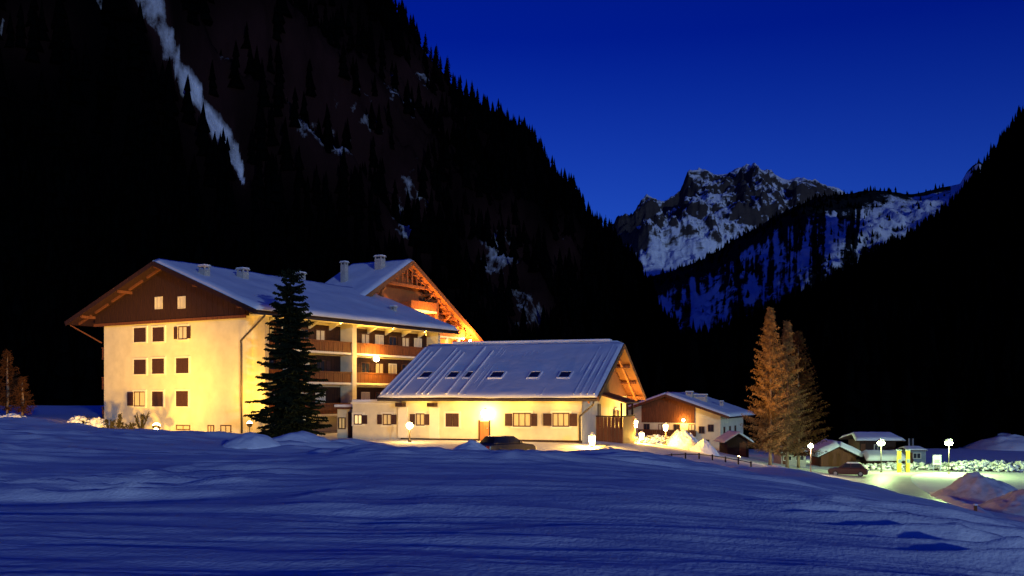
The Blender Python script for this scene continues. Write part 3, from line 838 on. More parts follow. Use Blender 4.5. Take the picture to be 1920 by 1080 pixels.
for px in (812, 836, 858):
    y = wy(px); MB().box(WX + 1.6, WX + 1.85, y - 0.2, y + 0.2, 0, 10.79).build('pillar', M['plaster_trim'], hotel)
# chimneys
def on_roof(px, py):
    sl = (RZ - EZ) / (W_ / 2 + EV); n = (sl, 0, 1); d = RZ + sl * RXC
    return HF.hit(px, py, n, d)
for (px, py, h, w) in ((383, 524, 1.2, 0.8), (455, 528, 1.2, 0.9), (738, 590, 0.75, 0.55)):
    p = on_roof(px, py); chimney(hotel, p[0], p[1], p[2] - 0.3, p[2] + h * 0.75, w, w * 0.8)
chimney(hotel, -9.5, AY - 2.2, AZ - 1.6, AZ + 0.25, 1.0, 0.8)
chimney(hotel, -12.5, AY - 5.2, AZ - 3.6, AZ - 0.6, 0.7, 0.6)
chimney(hotel, -10.8, 18.0, RZ - 0.6, RZ + 0.9, 1.0, 0.9)
# snowed-in roof vent boxes along the ridge
for y0, y1 in ((0.5, 5.2), (6.5, 11.0), (12.5, 17.0)):
    v = MB().box(RXC - 0.9, RXC - 0.5, y0, y1, RZ - 0.35, RZ + 0.16).build('ridge_vent', M['wood_dark'], hotel)
    MB().box(RXC - 0.95, RXC - 0.45, y0 - 0.05, y1 + 0.05, RZ + 0.163, RZ + 0.32).build('snow', M['roof_snow'], v, bevel=0.06)
# entrance at the foot of the side wall
MB().box(0.01, 1.45, y_p0 - 6.0, y_p0 - 0.2, -0.4, -0.1).build('step', M['stone'], hotel)

def ground_flood(px, py, Y, power, aim_px, aim_py, aimY, label, col=WARM, z=None, size=2.2, glow='warm_glow', r=0.17):
    """flood light > housing, lens, bracket"""
    x = (px - CX) / FPX * Y; zz = EYE + (HY - py) / FPX * Y
    g = gz(x, Y)
    root = empty('flood_light', (x, Y, g)); h = max(0.25, zz - g)
    tag(root, label, 'lamp', 'flood lights')
    tgt = Vector(((aim_px - CX) / FPX * aimY - x, aimY - Y, EYE + (HY - aim_py) / FPX * aimY - g))
    d = (tgt - Vector((0, 0, h))).normalized()
    MB().tube([(0, 0, -0.2), (0, 0, h - 0.12)], 0.035, 6).build('bracket', M['metal'], root)
    c = Vector((0, 0, h))
    MB().tube([c - d * 0.14, c, c + d * 0.10], [r * 0.6, r * 1.05, r * 1.1], 12).build('housing', M['metal'], root)
    MB().ball(c + d * 0.13, r, 14, 8).build('lens', M[glow], root, smooth=True)
    lamp_light(root, c + d * (0.2 + r), power, col, 'SPOT', 0.2, c + d * 5, size, 0.9)
    return root

# ------------------------------------------------------------------ long low wing building in front ("barn")
BF = Frame(5.36, 73.6, (0.9487, -0.316))
barn = BF.root('guest_house')
tag(barn, 'long low cream guest house with broad snowy roof and skylights', 'house')
BW, BDp, BG = 15.2, 16.9, -0.25
BRZ, BEZ, BO, BOX = 7.67, 3.2, 1.2, 1.5
BRY = BDp / 2
bsl = (BRZ - BEZ) / (BRY + BO)
def b_under(y): return BRZ - bsl * abs(y - BRY) - 0.3
WT = 3.35
MB().box(-BW, 0, 0, 0.35, BG - 0.8, b_under(0.0)).build('front_wall', M['plaster'], barn)
poly = [(0, 0.352, BG - 2.5), (0, BDp, BG - 2.5), (0, BDp, b_under(BDp)), (0, 0.352, b_under(0.352))]
MB().prism([(0.0, 0.352, BG - 2.5), (0.0, BDp, BG - 2.5), (0.0, BDp, 3.38), (0.0, 0.352, 3.38)], (-0.35, 0, 0)).build('gable_wall', M['plaster'], barn)
MB().prism([(-BW, 0.352, BG - 1), (-BW, BDp, BG - 1), (-BW, BDp, b_under(BDp)), (-BW, BRY, b_under(BRY)), (-BW, 0.352, b_under(0.352))], (0.35, 0, 0)).build('end_wall', M['plaster'], barn)
MB().box(-BW + 0.35, -0.35, BDp - 0.35, BDp, BG - 2.5, 3.3).build('rear_wall', M['plaster'], barn)
gc = MB().prism([(0.0, 0.5, 3.39), (0.0, BDp - 0.5, 3.39), (0.0, BRY, b_under(BRY))], (-0.3, 0, 0)).build('gable_cladding', M['wood'], barn)
for k in range(28):
    y0 = 0.45 + k * (BDp - 0.9) / 28; y1 = y0 + (BDp - 0.9) / 28 - 0.04; h = min(b_under(y0), b_under(y1)) - 0.02
    if h > 3.5: MB().box(0.003, 0.05, y0, y1, 3.30, h).build('board', M['wood'], gc)
rf = snow_roof(barn, [(-BW - BOX, -BO, BEZ), (BOX, -BO, BEZ), (BOX, BRY, BRZ), (-BW - BOX, BRY, BRZ)], 0.26, seed=11, snow=0.20, n=(90, 40))
snow_roof(barn, [(BOX, BDp + BO, BEZ), (-BW - BOX, BDp + BO, BEZ), (-BW - BOX, BRY, BRZ), (BOX, BRY, BRZ)], 0.26, seed=12, wood='wood', n=(30, 16))
# standing seams of the sheet roof showing through the thin snow
rn = Vector((0, -bsl, 1)).normalized()
def rp(x, y, o): return Vector((x, y, BRZ - bsl * (BRY - y))) + rn * o
SK = []
for k, (px, w, op) in enumerate([(800, 0.85, 0), (851, 0.8, 0), (880, 0.5, 0), (933, 1.0, 0), (1003, 0.8, 0), (1060, 0.85, 0)]):
    p = BF.hit(px, 708, (0, -bsl, 1), BRZ - bsl * BRY)
    SK.append((p[0], p[1], w))
sx_ = -BW - BOX + 0.25; k = 0
while sx_ < BOX - 0.1:
    lim = BRY - 0.5
    fade = 0.26 if sx_ < -9.5 else (0.20 if sx_ > -0.8 else 0.15)
    if not any(abs(sx_ - s_[0]) < s_[2] / 2 + 0.12 for s_ in SK):
        top = lim - (k * 37 % 11) * 0.12
        MB().bar(rp(sx_, -BO + 0.12, fade), rp(sx_, top, fade), 0.075 + 0.03 * (k % 3), 0.12, up=rn).build('seam', M['roof_snow'], rf)
    sx_ += 0.52; k += 1
MB().box(-BW - BOX + 0.1, BOX - 0.3, BRY + 0.35, BRY + 0.75, BRZ - 0.3, BRZ + 0.32).build('ridge_vent', M['wood_dark'], barn)
MB().box(-BW - BOX + 2.5, BOX - 1.2, BRY + 0.1, BRY + 1.0, BRZ + 0.323, BRZ + 0.52).build('ridge_snow', M['roof_snow'], barn, bevel=0.08)
for (x, y, w) in SK:
    s_ = MB()
    hw, hl = w / 2, 0.5
    q = [rp(x - hw, y - hl, 0), rp(x + hw, y - hl, 0), rp(x + hw, y + hl, 0), rp(x - hw, y + hl, 0)]
    fr = MB()
    t = 0.12
    def ring_box(x0, x1, y0, y1, o0, o1):
        return fr.prism([rp(x0, y0, o0), rp(x1, y0, o0), rp(x1, y1, o0), rp(x0, y1, o0)], rn * (o1 - o0))
    ring_box(x - hw - t, x + hw + t, y - hl - t, y - hl, 0.0, 0.31); ring_box(x - hw - t, x + hw + t, y + hl, y + hl + t, 0.0, 0.31)
    ring_box(x - hw - t, x - hw, y - hl, y + hl, 0.0, 0.308); ring_box(x + hw, x + hw + t, y - hl, y + hl, 0.0, 0.308)
    sk = fr.build('skylight', M['roof_snow'], rf)
    MB().prism([rp(x - hw, y - hl, 0.25), rp(x + hw, y - hl, 0.25), rp(x + hw, y + hl, 0.25), rp(x - hw, y + hl, 0.25)], rn * 0.03).build('pane', M['glass'], sk)
for s_, y in ((1, -BO), (1, BDp + BO)):
    MB().bar((BOX + 0.05, y, BEZ - 0.14), (BOX + 0.05, BRY, BRZ - 0.14), 0.09, 0.4).build('verge_board', M['wood'], barn)
    MB().bar((0.75, y + (0.25 if y < 0 else -0.25), b_under(y) - 0.05), (0.75, BRY, b_under(BRY) - 0.14), 0.16, 0.22).build('rafter', M['wood_orange'], barn)
for f in (-0.98, -0.66, -0.33, 0, 0.33, 0.66, 0.98):
    y = BRY + f * (BRY + 0.4); z = b_under(y) - 0.14
    MB().box(0.06, BOX - 0.06, y - 0.12, y + 0.12, z - 0.12, z + 0.12).build('purlin', M['wood_orange'], barn)
MB().box(-BW - BOX, BOX, -BO - 0.14, -BO - 0.01, BEZ - 0.30, BEZ - 0.12).build('gutter', M['metal'], barn)
MB().tube([(BOX - 0.3, -BO, BEZ - 0.25), (BOX - 0.35, -BO + 0.1, BEZ - 0.55), (-0.12, -0.16, 1.75), (-0.12, -0.14, BG)], 0.075, 8).build('downpipe', M['metal'], barn, smooth=True)
BP = ('y-', 0.0)
MB().box(-BW - 0.02, 0.03, -0.05, -0.002, BG - 0.5, BG + 0.14).build('plinth', M['wood_dark'], barn)
for px in (756, 815):
    p = BF.hit(px, 780, (0, 1, 0), 0)
    MB().box(p[0] - 0.42, p[0] + 0.42, -0.12, -0.002, BG + 0.142, 2.4).build('pilaster', M['plaster_trim'], barn)
    MB().box(p[0] - 0.3, p[0] + 0.3, -0.9, -0.122, 2.45, 2.75).build('beam_end', M['wood_dark'], barn)
a = rect(BF, BP, (780, 775, 797, 798)); window(barn, BP, *a, pane='dim_curtain', frame='frame_brown', shut=(('l', 0.45), ('r', 0.4)))
a = rect(BF, BP, (836, 775, 861, 800)); window(barn, BP, *a, closed=True)
a = rect(BF, BP, (962, 774, 996, 800)); window(barn, BP, *a, pane='dim_curtain', frame='frame_brown', shut=(('l', 0.6), ('r', 0.5)), bars=2)  # curtain's faint emission stands in for light from outside
a = rect(BF, BP, (1036, 774, 1068, 800)); window(barn, BP, *a, pane='dim_curtain', frame='frame_brown', shut=(('l', 0.68), ('r', 0.6)), bars=2)  # here too the outside light is put into the curtain as glow
a0, a1, z0, z1 = rect(BF, BP, (900, 790, 917, 822))
dr = MB().box(a0, a1, -0.06, -0.003, BG, z1).build('door', M['wood_orange'], barn)
MB().box(a0 - 0.1, a0 - 0.002, -0.09, -0.003, BG, z1 + 0.1).build('door_frame', M['wood_dark'], dr)
MB().box(a1 + 0.002, a1 + 0.1, -0.09, -0.003, BG, z1 + 0.1).build('door_frame', M['wood_dark'], dr)
MB().ball((a1 - 0.12, -0.1, BG + 1.0), 0.05, 8, 6).build('handle', M['zinc'], dr)
MB().box(-2.6, 2.2, -1.6, -0.06, BG - 0.62, BG - 0.12).build('terrace_step', M['stone'], barn)
# annex to the left with flat parapet
ax0 = -19.7
an = MB().box(ax0, -BW - 0.002, 0.15, 8.0, BG - 0.8, 2.65).build('annex', M['plaster'], barn)
MB().box(ax0 - 0.1, -BW - 0.01, 0.02, 8.1, 2.653, 2.80).build('parapet', M['plaster_trim'], an)
MB().box(ax0 - 0.06, -BW - 0.06, 0.06, 8.06, 2.803, 3.02).build('snow', M['roof_snow'], an, bevel=0.07)
AP = ('y-', 0.15)
a = rect(BF, AP, (664, 777, 680, 796)); window(barn, AP, *a, pane='lit_curtain', frame='frame_brown', shut=(('r', 0.45),))
a = rect(BF, AP, (718, 776, 735, 797)); window(barn, AP, *a, pane='dim_curtain', frame='frame_brown', shut=(('l', 0.42), ('r', 0.42)))
pc = MB().box(ax0 - 2.1, ax0 - 0.002, 1.4, 7.0, BG - 0.8, 2.2).build('porch', M['plaster'], barn)
PP = ('y-', 1.4)
MB().box(ax0 - 1.05, ax0 - 0.15, 1.33, 1.397, BG, 1.95).build('door', M['wood_dark'], barn)
window(barn, PP, ax0 - 2.0, ax0 - 1.3, 0.5, 1.5, pane='dim_curtain', frame='frame_brown', surround=False)
MB().box(ax0 - 2.3, ax0 + 0.0, 1.0, 7.1, 2.203, 2.36).build('porch_roof', M['wood'], barn)
MB().box(ax0 - 2.25, ax0 - 0.05, 1.05, 7.05, 2.363, 2.6).build('snow', M['roof_snow'], pc, bevel=0.07)
# wooden porch and outside stair on the gable end
GX = ('x+', 0.0)
sp = MB().box(0.003, 2.2, 4.6, 9.2, BG - 1.2, BG + 0.9).build('stair_porch', M['stone'], barn)
for k in range(14):
    y0 = 4.6 + k * 4.6 / 14
    MB().box(2.205, 2.26, y0 + 0.012, y0 + 4.6 / 14 - 0.012, BG - 1.1, BG + 1.85).build('board', M['wood_orange'], sp)
for k in range(7):
    x0 = 0.05 + k * 0.31
    MB().box(x0, x0 + 0.28, 4.54, 4.595, BG - 1.1, BG + 1.85).build('board', M['wood'], sp)
MB().box(0.02, 2.3, 4.5, 4.62, BG + 1.86, BG + 1.97).build('handrail', M['wood_dark'], sp)
MB().box(2.18, 2.32, 4.63, 9.2, BG + 1.86, BG + 1.97).build('handrail', M['wood_dark'], sp)
for y in (4.62, 6.9, 9.1):
    MB().box(2.02, 2.18, y - 0.08, y + 0.08, BG + 0.9, BG + 3.0).build('post', M['wood_dark'], sp)
pr = MB().prism([(0.06, 4.2, BG + 3.75), (2.6, 4.2, BG + 2.95), (2.6, 9.6, BG + 2.95), (0.06, 9.6, BG + 3.75)], (0, 0, 0.12)).build('porch_roof', M['wood'], barn)
for k in range(9):
    y = 9.2 + k * 0.42; z = BG + 0.7 - k * 0.23
    MB().box(0.4, 2.0, y, y + 0.44, z - 0.12, z).build('stair_tread', M['wood_orange'], barn)
window(barn, GX, 5.2, 6.1, BG + 1.0, BG + 2.9, pane='curtain', frame='wood_dark', surround=False)
window(barn, GX, 11.5, 12.6, 0.9, 2.1, pane='dim_curtain', frame='frame_brown', shut=(('l', 0.5), ('r', 0.5)))
window(barn, GX, 7.4, 8.9, 4.4, 5.8, pane='glass', frame='frame_brown', surround=False)

# ------------------------------------------------------------------ chalet further back
KF = Frame(31.4, 144.6, (0.907, -0.42), -3.9)
ch = KF.root('chalet')
tag(ch, 'smaller white chalet with dark wooden gable and snowy roof beyond the lamps', 'chalet')
KW, KD, KE, KA = 16.2, 17.0, 4.2, 7.55
ksl = (KA - KE) / (KW / 2 + 1.7)
def k_under(x): return KA - ksl * abs(x + KW / 2) - 0.28
MB().prism([(-KW, 0, -0.8), (0, 0, -0.8), (0, 0, k_under(0)), (-KW / 2, 0, k_under(-KW / 2)), (-KW, 0, k_under(-KW))], (0, KD, 0)).build('wall', M['plaster'], ch)
snow_roof(ch, [(1.7, -1.6, KE), (1.7, KD + 1, KE), (-KW / 2, KD + 1, KA), (-KW / 2, -1.6, KA)], 0.26, seed=21, n=(40, 20))
snow_roof(ch, [(-KW - 1.7, KD + 1, KE), (-KW - 1.7, -1.6, KE), (-KW / 2, -1.6, KA), (-KW / 2, KD + 1, KA)], 0.26, seed=22, n=(30, 16))
for s_ in (-1, 1):
    MB().bar((-KW / 2 + s_ * (KW / 2 + 1.7), -1.65, KE - 0.14), (-KW / 2, -1.65, KA - 0.14), 0.08, 0.36).build('verge_board', M['wood'], ch)
x0, x1 = -KW / 2 - 4.2, -KW / 2 + 4.2
gc = MB().prism([(x0, -0.06, 3.3), (x1, -0.06, 3.3), (x1, -0.06, k_under(x1)), (-KW / 2, -0.06, k_under(-KW / 2)), (x0, -0.06, k_under(x0))], (0, 0.05, 0)).build('gable_cladding', M['wood'], ch)
for k in range(20):
    b0 = x0 + k * 8.4 / 20; b1 = b0 + 0.38; h = min(k_under(b0), k_under(b1)) - 0.02
    MB().box(b0, b1, -0.11, -0.062, 3.2, h).build('board', M['wood'], gc)
KP = ('y-', 0.0)
balcony(ch, KP, x0 - 0.2, x1 + 0.2, 1.1, 1.3, 'wood')
for k, xx in enumerate((-12.0, -9.6, -7.2, -4.9)):
    window(ch, KP, xx, xx + 1.0, 1.2, 3.0, pane=('glass', 'curtain')[k % 2], frame='frame_brown', surround=False)
for (xx, zz) in ((-3.3, 1.6), (-1.9, 1.9)):
    window(ch, KP, xx, xx + 0.9, zz, zz + 1.1, pane='glass', frame='frame_brown', surround=False)
for xx in (-13.5, -10.4, -2.8):
    window(ch, KP, xx, xx + 1.1, -0.2, 0.7, pane='glass', frame='frame_brown', surround=False)
for yy in (2.0, 6.0, 10.0):
    window(ch, ('x+', 0.0), yy, yy + 1.1, 1.4, 2.6, pane='glass', frame='frame_brown', surround=False)
chimney(ch, -6.0, 5.0, KA - 1.2, KA + 0.1, 1.0, 0.9); chimney(ch, -4.4, 5.6, KA - 1.6, KA - 0.35, 2.0, 0.9); chimney(ch, -1.6, 8.0, KA - 3.0, KA - 1.4, 0.5, 0.5)

# ------------------------------------------------------------------ lamps
def P3(px, py, Y): return ((px - CX) / FPX * Y, Y, EYE + (HY - py) / FPX * Y)

def post_lamp(name, px, py, Y, r, power, col, glow, label, group, shape='globe', arm=False):
    """lamp on a post > post, base, globe, cap"""
    x, y, z = P3(px, py, Y); g = gz(x, y)
    root = empty(name, (x, y, g)); h = max(0.45, z - g)
    tag(root, label, 'lamp', group)
    MB().tube([(0, 0, -0.3), (0, 0, h - r * 0.8)], [0.07, 0.05], 8).build('post', M['metal'], root, smooth=True)
    MB().tube([(0, 0, -0.3), (0, 0, 0.18), (0, 0, 0.24)], [0.13, 0.13, 0.06], 8).build('base', M['metal'], root)
    c = Vector((0, 0, h))
    if shape == 'globe':
        MB().ball(c, r, 16, 10).build('globe', M[glow], root, smooth=True)
        MB().tube([c + Vector((0, 0, r * 0.97)), c + Vector((0, 0, r * 1.25))], [r * 0.35, r * 0.1], 8).build('cap', M['metal'], root)
    elif shape == 'street':
        MB().ball(c - Vector((0, 0, r * 0.1)), r, 16, 10, 0.72).build('globe', M[glow], root, smooth=True)
        MB().tube([c + Vector((0, 0, r * 0.42)), c + Vector((0, 0, r * 0.56)), c + Vector((0, 0, r * 0.95))], [r * 1.55, r * 1.4, r * 0.3], 16).build('hood', M['metal'], root)
        MB().tube([c + Vector((0, 0, r * 0.75)), c + Vector((0, 0, r * 1.1))], [r * 1.0, r * 0.3], 12).build('snow_cap', M['roof_snow'], root, smooth=True)
    else:
        MB().tube([c - Vector((0, 0, r)), c + Vector((0, 0, r))], [r * 0.62, r * 0.85], 6).build('lantern_glass', M[glow], root)
        MB().tube([c + Vector((0, 0, r * 1.02)), c + Vector((0, 0, r * 1.65))], [r * 1.15, r * 0.15], 6).build('cap', M['metal'], root)
        MB().tube([c + Vector((0, 0, r * 1.3)), c + Vector((0, 0, r * 1.8))], [r * 0.8, r * 0.2], 6).build('snow_cap', M['roof_snow'], root)
    lamp_light(root, c + Vector((0, -r - 0.12, 0.0)), power, col, radius=r)
    return root

ground_flood(293, 802, 83.5, 900, 320, 585, 91, 'ground floodlight glaring at the foot of the white gable wall', size=2.5, r=0.32)
ground_flood(468, 797, 82.0, 2600, 466, 640, 85, 'floodlight at the hotel corner beside the tall dark conifer', size=2.6, r=0.22)
ground_flood(205, 862, 66.0, 46000, 215, 700, 94, 'added floodlight out of view behind the snow bank left of the hotel', size=1.02, r=0.14)  # this and the next are added unseen to light the gable evenly
ground_flood(330, 862, 66.0, 24000, 345, 700, 89, 'added floodlight out of view behind the snow bank before the hotel corner', size=1.02, r=0.14)
ground_flood(870, 862, 63.5, 2100, 850, 770, 76, 'added floodlight hidden behind the peaked snow heap in the yard', size=2.2, r=0.12)  # three more unseen floods, added to brighten the guest house front
ground_flood(1050, 866, 62.5, 2100, 1040, 770, 74, 'added unseen floodlight behind the snow bank facing the right guest house windows', size=2.2, r=0.12)
ground_flood(712, 866, 64.0, 3600, 700, 780, 79, 'added unseen floodlight behind the snow bank facing the annex windows', size=1.6, r=0.12)
post_lamp('post_lamp', 768, 798, 74.5, 0.26, 320, WARM, 'warm_glow', 'small round lamp in front of the leftmost guest house pilaster', 'warm yard lamps')
post_lamp('post_lamp', 1110, 826, 70.5, 0.32, 1900, WARM, 'warm_glow', 'bright lantern at the right front corner of the guest house', 'warm yard lamps', 'lantern')
post_lamp('post_lamp', 1191, 795, 88, 0.30, 2000, WARM, 'warm_glow', 'tallest lantern beside the wooden outside stair', 'warm yard lamps', 'lantern')
post_lamp('post_lamp', 1203, 818, 84, 0.26, 1600, WARM, 'warm_glow', 'low lantern among snow-laden shrubs below the tallest lantern', 'warm yard lamps', 'lantern')
post_lamp('post_lamp', 1248, 802, 93, 0.28, 1900, WARM, 'warm_glow', 'lantern in front of the chalet balcony beside the big snow heap', 'warm yard lamps', 'lantern')
post_lamp('street_lamp', 1520, 836, 100, 0.26, 1500, (1.0, 0.74, 0.44), 'green_glow', 'pale globe lamp just right of the lit larch trees', 'street lamps in the lower village', 'street')
post_lamp('street_lamp', 1547, 832, 132, 0.34, 500, GREEN, 'green_glow', 'greenish lamp above the snow-heaped hut roof', 'street lamps in the lower village', 'street')
post_lamp('street_lamp', 1652, 830, 112, 0.42, 2400, GREEN, 'green_glow', 'glaring street lamp in front of the dark kiosk', 'street lamps in the lower village', 'street')
post_lamp('street_lamp', 1779, 830, 110, 0.42, 5500, GREEN, 'green_glow', 'glaring green street lamp at far right above the snowy bushes', 'street lamps in the lower village', 'street')

def wall_lamp(fr, x, y, z, out, power, label, r=0.2, col=WARM, group='wall lamps'):
    w = fr.wor(x, y, z)
    root = empty('wall_lamp', w, fr.rz); tag(root, label, 'lamp', group)
    o = Vector(out)
    MB().bar((0, 0, 0), o * 0.25, 0.06, 0.06).build('arm', M['metal'], root)
    MB().bar(-o * 0.02, o * 0.03, 0.2, 0.3).build('back_plate', M['metal'], root)
    MB().ball(o * (0.25 + r), r, 14, 8).build('globe', M['warm_glow'], root, smooth=True)
    MB().tube([o * (0.25 + r) + Vector((0, 0, r * 0.95)), o * (0.25 + r) + Vector((0, 0, r * 1.3))], [r * 0.5, r * 0.2], 8).build('cap', M['metal'], root)
    lamp_light(root, o * (0.55 + 2 * r), power, col, radius=r)
    return root

p = BF.hit(915, 775, (0, 1, 0), 0); wall_lamp(BF, p[0], -0.005, p[2], (0, -1, 0), 300, 'dazzling wall lamp above the guest house door', 0.34)
p = HF.hit(697, 672, (1, 0, 0), 1.5); wall_lamp(HF, 1.55, p[1], p[2] - 0.05, (1, 0, 0), 1700, 'bright lamp on the hotel balcony front above the guest house roof', 0.3)
p = HF.hit(876, 638, (1, 0, 0), WX + 1.9); wall_lamp(HF, WX + 1.95, p[1], p[2] - 0.1, (1, 0, 0), 5200, 'lamp under the right foot of the big orange wooden gable', 0.16, AMBER)
p = HF.hit(800, 612, (1, 0, 0), WX + 1.95); wall_lamp(HF, WX + 1.96, p[1], 12.05, (1, 0, 0), 3000, 'small lamp on the balcony in the middle of the orange gable', 0.1, AMBER)
p = KF.hit(1283, 788, (0, 1, 0), 0); wall_lamp(KF, p[0], -0.005, p[2], (0, -1, 0), 500, 'lamp on the chalet wall over its balcony', 0.22)
# eave spots added to brighten the guest house wall
for k, x in enumerate((-13.2, -9.9, -4.6, -1.6)):
    w = BF.wor(x, -0.75, b_under(-0.75) - 0.02)
    root = empty('added_eave_spot', w, BF.rz); tag(root, ('first', 'second', 'third', 'fourth')[k] + ' added spot from the left under the guest house eave', 'lamp', 'added eave spots')
    MB().tube([(0, 0, 0.04), (0, 0, -0.10)], [0.07, 0.08], 10).build('housing', M['metal'], root)
    MB().tube([(0, 0, -0.101), (0, 0, -0.11)], [0.06, 0.055], 10).build('lens', M['warm_glow'], root)
    lamp_light(root, (0, -0.1, -0.25), 55, WARM, radius=0.1)
for k, y in enumerate((3.5, 9.5, 17.5, 23.0)):  # further spots added under the hotel eave to light the balconies
    w = HF.wor(2.6, y, EZ - 0.34)
    root = empty('added_eave_spot', w, HF.rz); tag(root, ('nearest', 'second', 'third', 'farthest')[k] + ' added spot under the hotel eave above the balconies', 'lamp', 'added eave spots')
    MB().tube([(0, 0, 0.1), (0, 0, -0.06)], [0.07, 0.08], 10).build('housing', M['metal'], root)
    MB().tube([(0, 0, -0.061), (0, 0, -0.07)], [0.06, 0.055], 10).build('lens', M['warm_glow'], root)
    lamp_light(root, (0.1, 0, -0.2), 110, WARM, radius=0.1)
ground_flood(1385, 872, 92, 15000, 1438, 660, 108, 'hidden floodlight at the foot of the lit larch trees', (1.0, 0.47, 0.09), size=0.75, r=0.12)

# ------------------------------------------------------------------ trees near the houses
def strips(V, F, p, q, w0, w1, r):
    """one thin twig as a crossed pair of slivers"""
    d = q - p; a = np.cross(d, [r.uniform(-1, 1), r.uniform(-1, 1), r.uniform(-1, 1)]); l = np.linalg.norm(a)
    if l < 1e-6: return
    a = a / l
    n = len(V); V += [p - a * w0, p + a * w0, q + a * w1, q - a * w1]; F.append((n, n + 1, n + 2, n + 3))

def spruce(px, Y, base_py, top_py, rmax, label, seed, lean=0.0):
    r = random.Random(seed)
    x, y, _ = P3(px, base_py, Y); g = gz(x, y)
    H = EYE + (HY - top_py) / FPX * Y - g
    root = empty('spruce_tree', (x, y, g)); tag(root, label, 'tree')
    MB().tube([(0, 0, -0.5), (0, 0, H * 0.4), (0.02, 0, H * 0.96)], [0.26, 0.17, 0.02], 8).build('trunk', M['bark'], root, smooth=True)
    V = []; F = []
    z = 0.7
    while z < H * 0.985:
        f = z / H
        prof = (1 - f) ** 0.55 * (0.94 - 0.22 * math.exp(-((f - 0.60) / 0.07) ** 2)) + 0.05
        nb = r.randint(6, 9)
        a0 = r.random() * 6.28
        for k in range(nb):
            if r.random() < 0.12: continue
            a = a0 + 6.283 * k / nb + r.uniform(-0.3, 0.3)
            L = rmax * prof * r.choice((0.62, 0.8, 0.95, 1.0, 1.12)) * r.uniform(0.85, 1.1)
            dr_ = -0.25 - 0.34 * (1 - f) + r.uniform(-0.26, 0.22)
            dv = np.array([math.cos(a), math.sin(a), 0.0]); side = np.array([-math.sin(a), math.cos(a), 0.0])
            n = max(4, int(L / 0.16))
            prev = np.array([0, 0, z])
            for i in range(1, n + 1):
                t = i / n
                c = np.array([0, 0, z]) + dv * L * t + np.array([0, 0, dr_ * L * t + 0.34 * L * t * t])
                strips(V, F, prev, c, 0.05 * (1.3 - t), 0.045 * (1.3 - t), r)
                for s_ in (-1, 1):
                    for rep in range(3):
                        tw = (0.55 * (1 - t * 0.75) * (0.35 + 0.65 * min(1, L / 2.2))) * r.uniform(0.55, 1.2)
                        e = c + side * s_ * tw + dv * tw * r.uniform(0.25, 0.75) + np.array([0, 0, -tw * r.uniform(0.15, 0.65)])
                        strips(V, F, c, e, 0.085, 0.05, r)
                        m_ = (c + e) / 2
                        e2 = m_ + dv * 0.16 + side * s_ * 0.06 + np.array([0, 0, -0.16 * r.random()])
                        strips(V, F, m_, e2, 0.075, 0.04, r)
                prev = c
        z += 0.17 + 0.14 * r.random() + 0.08 * f
    np_mesh('crown', np.array(V), np.array(F), M['needles'], root)
    return root

spruce(545, 77.5, 818, 502, 3.35, 'tall dark spruce standing in front of the hotel balconies', 5)

def larch(px, Y, base_py, top_py, rmax, label, seed, dens=1.0, mname='larch', group=None):
    r = random.Random(seed)
    x, y, _ = P3(px, base_py, Y); g = gz(x, y)
    H = EYE + (HY - top_py) / FPX * Y - g
    root = empty('larch_tree', (x, y, g)); tag(root, label, 'tree', group)
    MB().tube([(0, 0, -0.5), (0.03, 0, H * 0.35), (-0.03, 0.02, H * 0.7), (0, 0, H * 0.99)], [0.24, 0.17, 0.09, 0.015], 8).build('trunk', M['larch_bark'], root, smooth=True)
    V = []; F = []; B = MB()
    z = H * 0.09
    while z < H * 0.985:
        f = z / H
        prof = min(1.0, (1 - f) ** 0.78 * 1.12) * (0.72 + 0.28 * min(1, f / 0.22))
        for k in range(3 if f > 0.1 else 2):
            a = r.random() * 6.283
            L = rmax * prof * r.uniform(0.5, 1.08)
            dv = np.array([math.cos(a), math.sin(a), 0.0]); side = np.array([-math.sin(a), math.cos(a), 0.0])
            rise = r.uniform(-0.22, 0.08) + 0.25 * f
            pts = []
            n = max(5, int(L / 0.20))
            prev = np.array([0, 0, z])
            for i in range(1, n + 1):
                t = i / n
                c = np.array([0, 0, z]) + dv * L * t + side * 0.1 * math.sin(3 * t + a) * L * 0.3 + np.array([0, 0, rise * L * t + 0.20 * L * t * t])
                strips(V, F, prev, c, 0.032 * (1.25 - t), 0.03 * (1.25 - t), r)
                for s_ in range(int(3 * dens + r.random())):
                    tw = r.uniform(0.18, 0.62) * (1.15 - 0.6 * t)
                    sd = r.choice((-1, 1))
                    e = c + side * sd * tw * r.uniform(0.3, 1) + dv * tw * r.uniform(0.1, 0.7) + np.array([0, 0, tw * r.uniform(-0.85, 0.45)])
                    strips(V, F, c, e, 0.024, 0.014, r)
                    m_ = c + (e - c) * r.uniform(0.4, 0.8)
                    e2 = m_ + np.array([r.uniform(-.2, .2), r.uniform(-.2, .2), r.uniform(-.28, .12)])
                    strips(V, F, m_, e2, 0.020, 0.012, r)
                prev = c
        z += 0.135 / dens + 0.05 * r.random()
    np_mesh('crown', np.array(V), np.array(F), M[mname], root)
    return root

